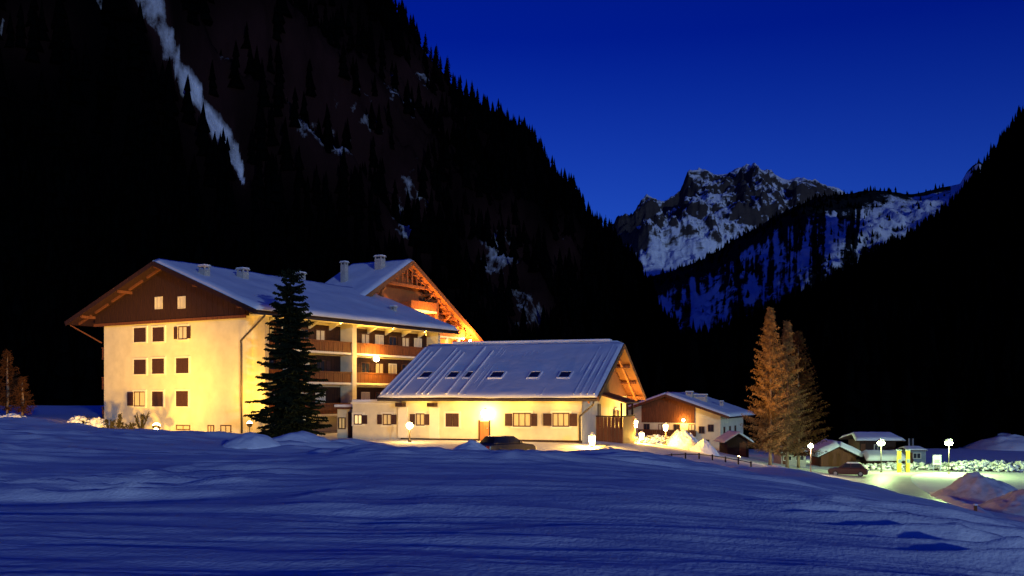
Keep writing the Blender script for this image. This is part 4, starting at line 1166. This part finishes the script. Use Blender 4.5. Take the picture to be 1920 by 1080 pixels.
larch(1444, 106, 872, 573, 3.4, 'tallest bare larch, lit amber, left of its group', 11, 1.4)
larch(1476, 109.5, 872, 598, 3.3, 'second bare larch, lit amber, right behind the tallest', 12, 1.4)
larch(1497, 115, 872, 618, 4.4, 'dim reddish larch at the right end of the lit larch group', 13, 1.3, 'larch_shade_tint')
larch(14, 103, 785, 655, 2.4, 'small dim larch at the left edge of the picture', 14, 0.9, 'larch_shade_tint')
larch(42, 100, 788, 706, 1.6, 'low bushy larch beside the larch at the left edge', 15, 1.1, 'larch_shade_tint')
larch(-22, 108, 785, 640, 2.4, 'tall dim larch cut off by the left edge', 16, 0.8, 'larch_shade_tint')

# ------------------------------------------------------------------ snow heaps, shrubs
def snow_heap(px, Y, top_py, wpx, label, seed, m='snow', depth=1.0, jag=0.35, group=None, sharp=1.4):
    x, y, zt = P3(px, top_py, Y); g = gz(x, y); h = max(0.35, zt - g) ; R = wpx / FPX * Y / 2
    n = 44; u = np.linspace(-1, 1, n); U, W = np.meshgrid(u, u, indexing='ij')
    ang = np.arctan2(W, U); rad = np.hypot(U, W) / (0.86 + 0.22 * vnoise(np.cos(ang) * 1.5 + seed, np.sin(ang) * 1.5, seed))
    hh = np.clip(1 - rad ** sharp, 0, 1)
    nz = fbm(U * 2.2 + seed * 3.1, W * 2.2, seed, 5, 0.55)
    nz2 = fbm(U * 6 + seed, W * 6, seed + 3, 3, 0.5, True)
    Z = h * hh * (1 + jag * (nz - 0.5) * 2) + 0.25 * h * jag * (nz2 - 0.5) * np.clip(hh * 4, 0, 1)
    Z = Z * (h / Z.max())
    XX = U * R; YY = W * R * depth
    G = ground_z(x + XX, y + YY) - g
    V = np.stack([XX, YY, np.where(hh > 0, Z + G, G - 0.25)], -1).reshape(-1, 3)
    ii = np.arange(n * n).reshape(n, n)
    F = np.stack([ii[:-1, :-1], ii[1:, :-1], ii[1:, 1:], ii[:-1, 1:]], -1).reshape(-1, 4)
    o = np_mesh('snow_heap', V, F, M[m], smooth=True); o.location = (x, y, g)
    tag(o, label, 'snow heap', group)
    return o

snow_heap(475, 46, 810, 112, 'pale dome-shaped snow heap left of the spruce foot', 3, jag=0.22, sharp=2.2)
snow_heap(562, 50, 808, 170, 'wide snow heap in front of the spruce foot', 5, jag=0.4, sharp=1.3)
snow_heap(640, 52, 822, 120, 'low snow heap between the spruce and the annex door', 7, jag=0.4, sharp=1.3)
snow_heap(884, 53, 824, 74, 'peaked snow heap left of the parked black car', 9, jag=0.3, sharp=1.5)
snow_heap(1282, 95, 805, 84, 'big brightly lit snow heap in front of the chalet', 11, jag=0.5, sharp=1.2)
snow_heap(1140, 69, 838, 62, 'grey snow heap right of the corner lantern', 13, m='dirty_snow', jag=0.5, sharp=1.5)
snow_heap(1322, 92, 822, 60, 'lower lit snow heap at the right of the big one', 15, jag=0.5)
snow_heap(1840, 84, 884, 190, 'large grey ploughed heap beyond the road on the right', 17, m='dirty_snow', jag=0.45, sharp=1.1)
snow_heap(1925, 74, 915, 170, 'dark ploughed heap at the right edge of the picture', 19, m='dirty_snow', jag=0.4, sharp=1.2)
snow_heap(1460, 92, 872, 60, 'lumpy snow heap at the foot of the amber larches', 21, jag=0.7)
snow_heap(1900, 165, 812, 190, 'dim snowy mound rising behind the bushes at far right', 23, jag=0.3, sharp=1.6)

def snowy_shrub(px, Y, top_py, wpx, label, seed, group, m='snow'):
    r = random.Random(seed)
    x, y, zt = P3(px, top_py, Y); g = gz(x, y); h = max(0.4, zt - g); R = wpx / FPX * Y / 2
    root = empty('snowy_shrub', (x, y, g)); tag(root, label, 'shrub', group)
    V = []; F = []
    for k in range(60):
        a = r.random() * 6.283; e = np.array([math.cos(a) * R * r.uniform(.3, 1.05), math.sin(a) * R * r.uniform(.3, 1.0), h * r.uniform(.35, 1.05)])
        m_ = e * np.array([0.45, 0.45, 0.5]); strips(V, F, np.zeros(3), m_, 0.025, 0.02, r); strips(V, F, m_, e, 0.02, 0.008, r)
    np_mesh('branches', np.array(V), np.array(F), M['dry_plant'], root)
    mb = MB()
    for k in range(int(40 + 22 * R)):
        a = r.random() * 6.283; d = math.sqrt(r.random()) * R * 0.85
        rr = r.uniform(0.13, 0.30) * min(1.0, 0.6 + h * 0.3); zz = h * (1 - 0.5 * (d / R) ** 2) * r.uniform(0.15, 1.0) ** 0.7 - rr * 0.5
        mb.ball((math.cos(a) * d, math.sin(a) * d, zz), rr, 9, 6, 0.72)
    v = np.array(mb.v); q = v * 3.1
    v = v + 0.10 * np.stack([vnoise(q[:, 1] + seed, q[:, 2], 1) - 0.5, vnoise(q[:, 0], q[:, 2] + seed, 2) - 0.5, vnoise(q[:, 0] + q[:, 2], q[:, 1], 3) - 0.5], -1) * 2
    mb.v = [tuple(p) for p in v]
    mb.build('snow_cover', M[m], root, smooth=True)
    return root

for k, (px, Y, ty, w) in enumerate([(1150, 90, 812, 60), (1178, 91, 818, 56), (1216, 89, 822, 54), (1232, 96, 814, 66), (1256, 96, 822, 50)]):
    snowy_shrub(px, Y, ty, w, ('first', 'second', 'third', 'fourth', 'fifth')[k] + ' snow-laden terrace shrub counted from the guest house corner', 40 + k, 'lit shrubs on the terrace')
for k, (px, Y, ty, w) in enumerate([(1640, 117, 868, 74), (1668, 118, 866, 60), (1722, 117, 866, 76), (1752, 116, 868, 60), (1790, 115, 864, 76), (1818, 115, 862, 72), (1842, 115, 861, 66), (1878, 114, 863, 70), (1905, 114, 862, 66), (1935, 114, 863, 74)]):
    snowy_shrub(px, Y, ty, w, ('first', 'second', 'third', 'fourth', 'fifth', 'sixth', 'seventh', 'eighth', 'ninth', 'tenth')[k] + ' from the left in the row of snow-covered roadside bushes', 60 + k, 'snow-covered roadside bushes')
for k, (px, Y, ty, w) in enumerate([(20, 92, 776, 60), (150, 90, 778, 46), (182, 89, 780, 40)]):
    snowy_shrub(px, Y, ty, w, ('snowy bush below the larches at the left edge', 'snowy bush left of the hotel corner', 'snowy bush touching the left corner of the hotel')[k], 80 + k, 'snowy bushes left of the hotel')

def dry_shrub(px, Y, top_py, wpx, label, seed, cone=False):
    r = random.Random(seed)
    x, y, zt = P3(px, top_py, Y); g = gz(x, y); h = max(0.4, zt - g); R = wpx / FPX * Y / 2
    root = empty('dry_shrub', (x, y, g)); tag(root, label, 'shrub', 'dry shrubs before the white gable wall')
    V = []; F = []
    S = []; SF = []
    for k in range(110 if cone else 34):
        a = r.random() * 6.283; t = r.random()
        rad = R * ((1 - t) if cone else r.uniform(.4, 1))
        e = np.array([math.cos(a) * rad, math.sin(a) * rad * .8, h * (t if cone else r.uniform(.45, 1.0))])
        b = np.array([0, 0, e[2] * (0.95 if cone else 0.25)])
        strips(V, F, b, e, 0.05, 0.02, r)
        for q in range(4):
            e2 = e + np.array([r.uniform(-.14, .14), r.uniform(-.14, .14), r.uniform(-.12, .14)])
            strips(V, F, e - (e - b) * 0.2 * q / 4, e2, 0.045, 0.03, r)
    MB().tube([(0, 0, -0.2), (0, 0, h * (0.95 if cone else 0.45))], [0.05, 0.02], 6).build('stem', M['bark'], root)
    np_mesh('twigs', np.array(V), np.array(F), M['dry_plant'], root)

dry_shrub(206, 80, 786, 26, 'leftmost dry shrub before the white gable wall', 91)
dry_shrub(225, 79.5, 777, 22, 'dark pointed evergreen bush before the white gable wall', 92, True)
dry_shrub(242, 79.5, 790, 26, 'low dry shrub right of the pointed bush', 93)
dry_shrub(265, 79, 774, 30, 'tallest dry shrub with a ragged tuft left of the floodlight', 94)

# ------------------------------------------------------------------ cars
def car(px, Y, rz, paint, label, dz=0.0, snow=False):
    x = (px - CX) / FPX * Y; g = gz(x, Y)
    root = empty('parked_car', (x, Y, g + dz), math.radians(rz)); tag(root, label, 'car', 'parked cars')
    prof = [(-2.05, 0.30), (-2.1, 0.55), (-2.05, 0.86), (-1.9, 0.93), (-0.9, 0.95), (0.85, 0.93), (1.85, 0.80), (2.1, 0.62), (2.1, 0.32), (1.9, 0.22), (-1.9, 0.22)]
    MB().prism([(-0.85, a_, b_) for a_, b_ in prof], (1.7, 0, 0)).build('body', M[paint], root, bevel=0.09)
    def cab(y0, y1, t0, t1, zb, zt, wb, wt):
        return [(-wb, y0, zb), (wb, y0, zb), (wb, y1, zb), (-wb, y1, zb), (-wt, t0, zt), (wt, t0, zt), (wt, t1, zt), (-wt, t1, zt)]
    fs = [(0, 3, 2, 1), (4, 5, 6, 7), (0, 1, 5, 4), (1, 2, 6, 5), (2, 3, 7, 6), (3, 0, 4, 7)]
    cb = MB().add(cab(-1.75, 1.0, -1.3, 0.25, 0.93, 1.42, 0.78, 0.6), fs).build('cabin', M[paint], root, bevel=0.06)
    def pane(pts, nm):
        MB().prism(pts, Vector((pts[1][0] - pts[0][0], 0, 0)) * 0 + Vector((0, 0, 0.004))).build(nm, M['glass'], cb)
    MB().add([(-0.68, -1.735, 0.99), (0.68, -1.735, 0.99), (0.56, -1.36, 1.37), (-0.56, -1.36, 1.37)], [(0, 1, 2, 3)]).build('rear_window', M['glass'], cb)
    MB().add([(-0.68, 0.955, 0.99), (0.68, 0.955, 0.99), (0.56, 0.33, 1.37), (-0.56, 0.33, 1.37)], [(3, 2, 1, 0)]).build('windscreen', M['glass'], cb)
    for s_ in (-1, 1):
        for y0, y1, t0, t1 in ((-1.45, -0.35, -1.18, -0.35), (-0.25, 0.75, -0.25, 0.2)):
            MB().add([(s_ * 0.785, y0, 0.98), (s_ * 0.785, y1, 0.98), (s_ * 0.635, t1, 1.37), (s_ * 0.635, t0, 1.37)], [(0, 1, 2, 3)]).build('side_window', M['glass'], cb)
        MB().box(s_ * 0.86 - 0.08, s_ * 0.86 + 0.08, 0.55, 0.75, 0.95, 1.08).build('mirror', M[paint], root, bevel=0.03)
        MB().box(s_ * 0.66 - 0.16, s_ * 0.66 + 0.16, -2.115, -2.05, 0.62, 0.82).build('tail_light', M['tail_light'], root, bevel=0.02)
        MB().box(s_ * 0.62 - 0.17, s_ * 0.62 + 0.17, 2.06, 2.115, 0.54, 0.68).build('headlight', M['head_light'], root, bevel=0.02)
        for wy_ in (-1.3, 1.3):
            wl_ = MB().tube([(s_ * 0.68, wy_, 0.31), (s_ * 0.87, wy_, 0.31)], 0.31, 18).build('wheel', M['rubber'], root, bevel=0.03)
            MB().tube([(s_ * 0.8, wy_, 0.31), (s_ * 0.885, wy_, 0.31)], 0.19, 12).build('rim', M['rim'], wl_)
    MB().box(-0.26, 0.26, -2.118, -2.06, 0.42, 0.53).build('number_plate', M['white_board'], root)
    if snow:
        MB().add(cab(-1.2, 0.2, -1.1, 0.1, 1.415, 1.52, 0.56, 0.45), fs).build('snow_cover', M['roof_snow'], root, bevel=0.05)
    return root

car(948, 66.0, -50, 'car_black', 'black car parked behind the peaked snow heap', 0.12)
car(1590, 106, 70, 'car_red', 'dark reddish car parked beside the lower road', snow=True)

# ------------------------------------------------------------------ lower village on the right
def hut(name, px, Y, wpx, depth, wall_h, rise, label, cat, wall='wood_dark', rz=0.0, over=0.5, seed=0, snow=0.35, z=None, ridge='x', windows=1):
    x = (px - CX) / FPX * Y; g = gz(x, Y) if z is None else z
    W = wpx / FPX * Y; D = depth
    root = empty(name, (x, Y, g), math.radians(rz)); tag(root, label, cat)
    MB().box(-W / 2, W / 2, 0, D, -0.6, wall_h).build('wall', M[wall], root)
    if ridge == 'x':
        q = [(-W / 2 - over, -over, wall_h), (W / 2 + over, -over, wall_h), (W / 2 + over * .3, D / 2, wall_h + rise), (-W / 2 - over * .3, D / 2, wall_h + rise)]
        snow_roof(root, q, 0.12, seed=seed, snow=snow, n=(24, 12))
        q = [(W / 2 + over, D + over, wall_h), (-W / 2 - over, D + over, wall_h), (-W / 2 - over * .3, D / 2, wall_h + rise), (W / 2 + over * .3, D / 2, wall_h + rise)]
        snow_roof(root, q, 0.12, seed=seed + 1, snow=snow, n=(24, 12))
    else:
        MB().prism([(-W / 2, 0.002, wall_h), (W / 2, 0.002, wall_h), (0, 0.002, wall_h + rise - 0.1)], (0, D - 0.01, 0)).build('gable', M[wall], root)
        for s_ in (-1, 1):
            q = [(s_ * (W / 2 + over), -over, wall_h - over * rise / (W / 2)), (s_ * (W / 2 + over), D + over, wall_h - over * rise / (W / 2)), (0, D + over, wall_h + rise), (0, -over, wall_h + rise)]
            if s_ < 0: q = [q[1], q[0], q[3], q[2]]
            snow_roof(root, q, 0.12, seed=seed + s_ + 1, snow=snow, n=(16, 12))
    for k in range(windows):
        c = -W / 2 + W * (k + 0.5) / windows
        window(root, ('y-', 0.0), c - 0.55, c + 0.55, wall_h * 0.40, wall_h * 0.82, frame='frame', pane='glass', surround=False)
    MB().box(W * 0.5 - 1.25 if windows == 0 else -W * 0.5 + 0.15, W * 0.5 - 0.4 if windows == 0 else -W * 0.5 + 0.75, -0.05, -0.003, 0, wall_h * 0.84).build('door', M['wood'], root)
    return root

hut('kiosk', 1646, 130, 68, 4.5, 3.0, 0.75, 'dark kiosk under a wide snowy roof behind the glaring street lamp', 'kiosk', over=0.95, seed=31, windows=1)
hut('shed', 1572, 122, 66, 4.0, 1.5, 1.1, 'low hut under a thick heaped snow roof, left of the kiosk', 'hut', 'wood', seed=35, snow=0.7, ridge='y', windows=0)
hut('shed', 1662, 120, 66, 3.0, 0.9, 0.75, 'small low hut with humped snow roof below the kiosk lamp', 'hut', 'wood_dark', seed=39, snow=0.55, windows=0)
hut('shed', 1719, 126, 34, 3.0, 1.9, 0.25, 'blue-grey shed right of the yellow posts', 'shed', 'blue_grey', seed=43, snow=0.2, over=0.15)
hut('shed', 1488, 120, 46, 3.5, 1.5, 0.6, 'small tan hut behind the larch trunks', 'hut', 'chimney', seed=47, snow=0.2, windows=2)
hut('shed', 1384, 128, 40, 5.0, 2.1, 0.9, 'small lean-to with snowy roof right of the chalet', 'shed', 'wood_dark', seed=51, snow=0.25, windows=0, z=-4.6, ridge='y')

x, y, z = P3(1708, 822, 128); g = gz(x, y)
fp = empty('flue_pipe', (x, y, g)); tag(fp, 'pale twin flue pipe standing behind the blue-grey shed', 'pipe')
for dx in (-0.25, 0.25):
    MB().tube([(dx, 0, -0.3), (dx, 0, z - g)], 0.13, 8).build('pipe', M['zinc'], fp, smooth=True)
MB().box(-0.5, 0.5, -0.2, 0.2, (z - g) * 0.6, (z - g) * 0.6 + 0.08).build('bracket', M['metal'], fp)
for k, px in enumerate((1686, 1702)):
    x, y, z = P3(px, 845, 112); g = gz(x, y)
    po = empty('barrier_post', (x, y, g)); tag(po, ('left' if k == 0 else 'right') + ' one of the two yellow barrier posts by the road', 'post', 'yellow barrier posts')
    MB().box(-0.20, 0.20, -0.18, 0.18, -0.3, z - g).build('post', M['yellow_paint'], po, bevel=0.03)
    MB().box(-0.24, 0.24, -0.22, 0.22, z - g + 0.002, z - g + 0.12).build('cap', M['blue_grey'], po, bevel=0.02)
    MB().box(-0.205, 0.205, -0.19, -0.182, (z - g) * 0.45, (z - g) * 0.62).build('band', M['blue_grey'], po)
x, y, z = P3(1757, 853, 114); g = gz(x, y)
sb = empty('notice_board', (x, y, g)); tag(sb, 'white notice board beside the green street lamp', 'sign')
hh = z - g
MB().box(-0.5, 0.5, -0.04, 0.04, hh - 1.15, hh).build('panel', M['white_board'], sb)
for dx in (-0.42, 0.42): MB().box(dx - 0.05, dx + 0.05, 0.041, 0.13, -0.3, hh - 0.1).build('leg', M['zinc'], sb)
for k, zz in enumerate((0.62, 0.76, 0.9)):
    MB().box(-0.32, 0.32 - 0.1 * (k % 2), -0.05, -0.042, hh - zz - 0.045, hh - zz + 0.045).build('print_line', M['print'], sb)
x, y, z = P3(1829, 948, 66); g = gz(x, y)
mk = empty('marker_post', (x, y, g)); tag(mk, 'small wooden marker post in the snow at lower right', 'post')
MB().box(-0.09, 0.09, -0.09, 0.09, -0.3, max(0.7, z - g)).build('post', M['wood'], mk, bevel=0.02)
MB().box(-0.12, 0.12, -0.12, 0.12, max(0.7, z - g) + 0.002, max(0.7, z - g) + 0.12).build('snow_cap', M['roof_snow'], mk, bevel=0.04)

# low rail fence on the terrace edge
fa, fb = Vector(P3(1178, 862, 66)), Vector(P3(1408, 868, 72))
n = 9; fc = empty('rail_fence', (fa.x, fa.y, gz(fa.x, fa.y))); tag(fc, 'low dark rail fence along the edge of the snowfield', 'fence')
pts = []
for k in range(n + 1):
    p = fa.lerp(fb, k / n); pts.append(Vector((p.x - fa.x, p.y - fa.y, gz(p.x, p.y) - gz(fa.x, fa.y))))
for p in pts: MB().box(p.x - 0.05, p.x + 0.05, p.y - 0.05, p.y + 0.05, p.z - 0.3, p.z + 0.42).build('post', M['wood_dark'], fc)
for a_, b_ in zip(pts[:-1], pts[1:]):
    MB().bar(a_ + Vector((0, -0.08, 0.33)), b_ + Vector((0, -0.08, 0.33)), 0.04, 0.06).build('rail', M['wood_dark'], fc)

# packed-snow road and the snow wall at its right side
M['packed'] = mat('packed', (0.66, 0.64, 0.62), 0.5, scale=0.8, col2=(0.52, 0.49, 0.46), bump=0.4, bscale=4)
cl = [(27.5, 62.0), (30.0, 75.0), (37.0, 100.0), (42.0, 112.0), (50.0, 118.0), (75.0, 121.0), (110.0, 124.0)]
def path_pts(cl, n):
    d = [0]
    for a_, b_ in zip(cl[:-1], cl[1:]): d.append(d[-1] + math.dist(a_, b_))
    s = np.linspace(0, d[-1], n)
    x = np.interp(s, d, [c[0] for c in cl]); y = np.interp(s, d, [c[1] for c in cl])
    for _ in range(30):
        x[1:-1] = (x[:-2] + x[2:] + 2 * x[1:-1]) / 4; y[1:-1] = (y[:-2] + y[2:] + 2 * y[1:-1]) / 4
    return x, y
xc, yc = path_pts(cl, 160)
tx = np.gradient(xc); ty = np.gradient(yc); tl = np.hypot(tx, ty); nxr, nyr = ty / tl, -tx / tl     # right-hand normal
wv = np.linspace(-4.2, 4.2, 22)
RX = xc[:, None] + nxr[:, None] * wv; RY = yc[:, None] + nyr[:, None] * wv
RZ_ = ground_z(RX, RY) + 0.05 + 0.03 * (fbm(RX * 0.9, RY * 0.9, 6, 3) - 0.5)
ii = np.arange(RX.size).reshape(RX.shape)
road = np_mesh('road', np.stack([RX, RY, RZ_], -1).reshape(-1, 3), np.stack([ii[:-1, :-1], ii[:-1, 1:], ii[1:, 1:], ii[1:, :-1]], -1).reshape(-1, 4), M['packed'], smooth=True)
tag(road, kind='structure')
wv = np.linspace(-1, 1, 16); sel = slice(6, 42)
WXv = xc[sel, None] + nxr[sel, None] * (5.1 + wv * 0.95); WYv = yc[sel, None] + nyr[sel, None] * (5.1 + wv * 0.95)
prf = np.clip(1 - np.abs(wv) ** 1.6, 0, 1)
tap = np.clip(np.minimum(np.arange(len(WXv)), np.arange(len(WXv))[::-1]) / 9.0, 0, 1)[:, None] ** 0.7
WZv = ground_z(WXv, WYv) + tap * prf * (0.40 + 0.3 * (fbm(WXv * 0.8, WYv * 0.8, 8, 4) - 0.5)) - 0.05 - 0.2 * (1 - tap)
ii = np.arange(WXv.size).reshape(WXv.shape)
wall = np_mesh('snow_wall', np.stack([WXv, WYv, WZv], -1).reshape(-1, 3), np.stack([ii[:-1, :-1], ii[:-1, 1:], ii[1:, 1:], ii[1:, :-1]], -1).reshape(-1, 4), M['snow'], smooth=True)
tag(wall, 'ploughed snow ridge along the right side of the lower road', 'snow bank')
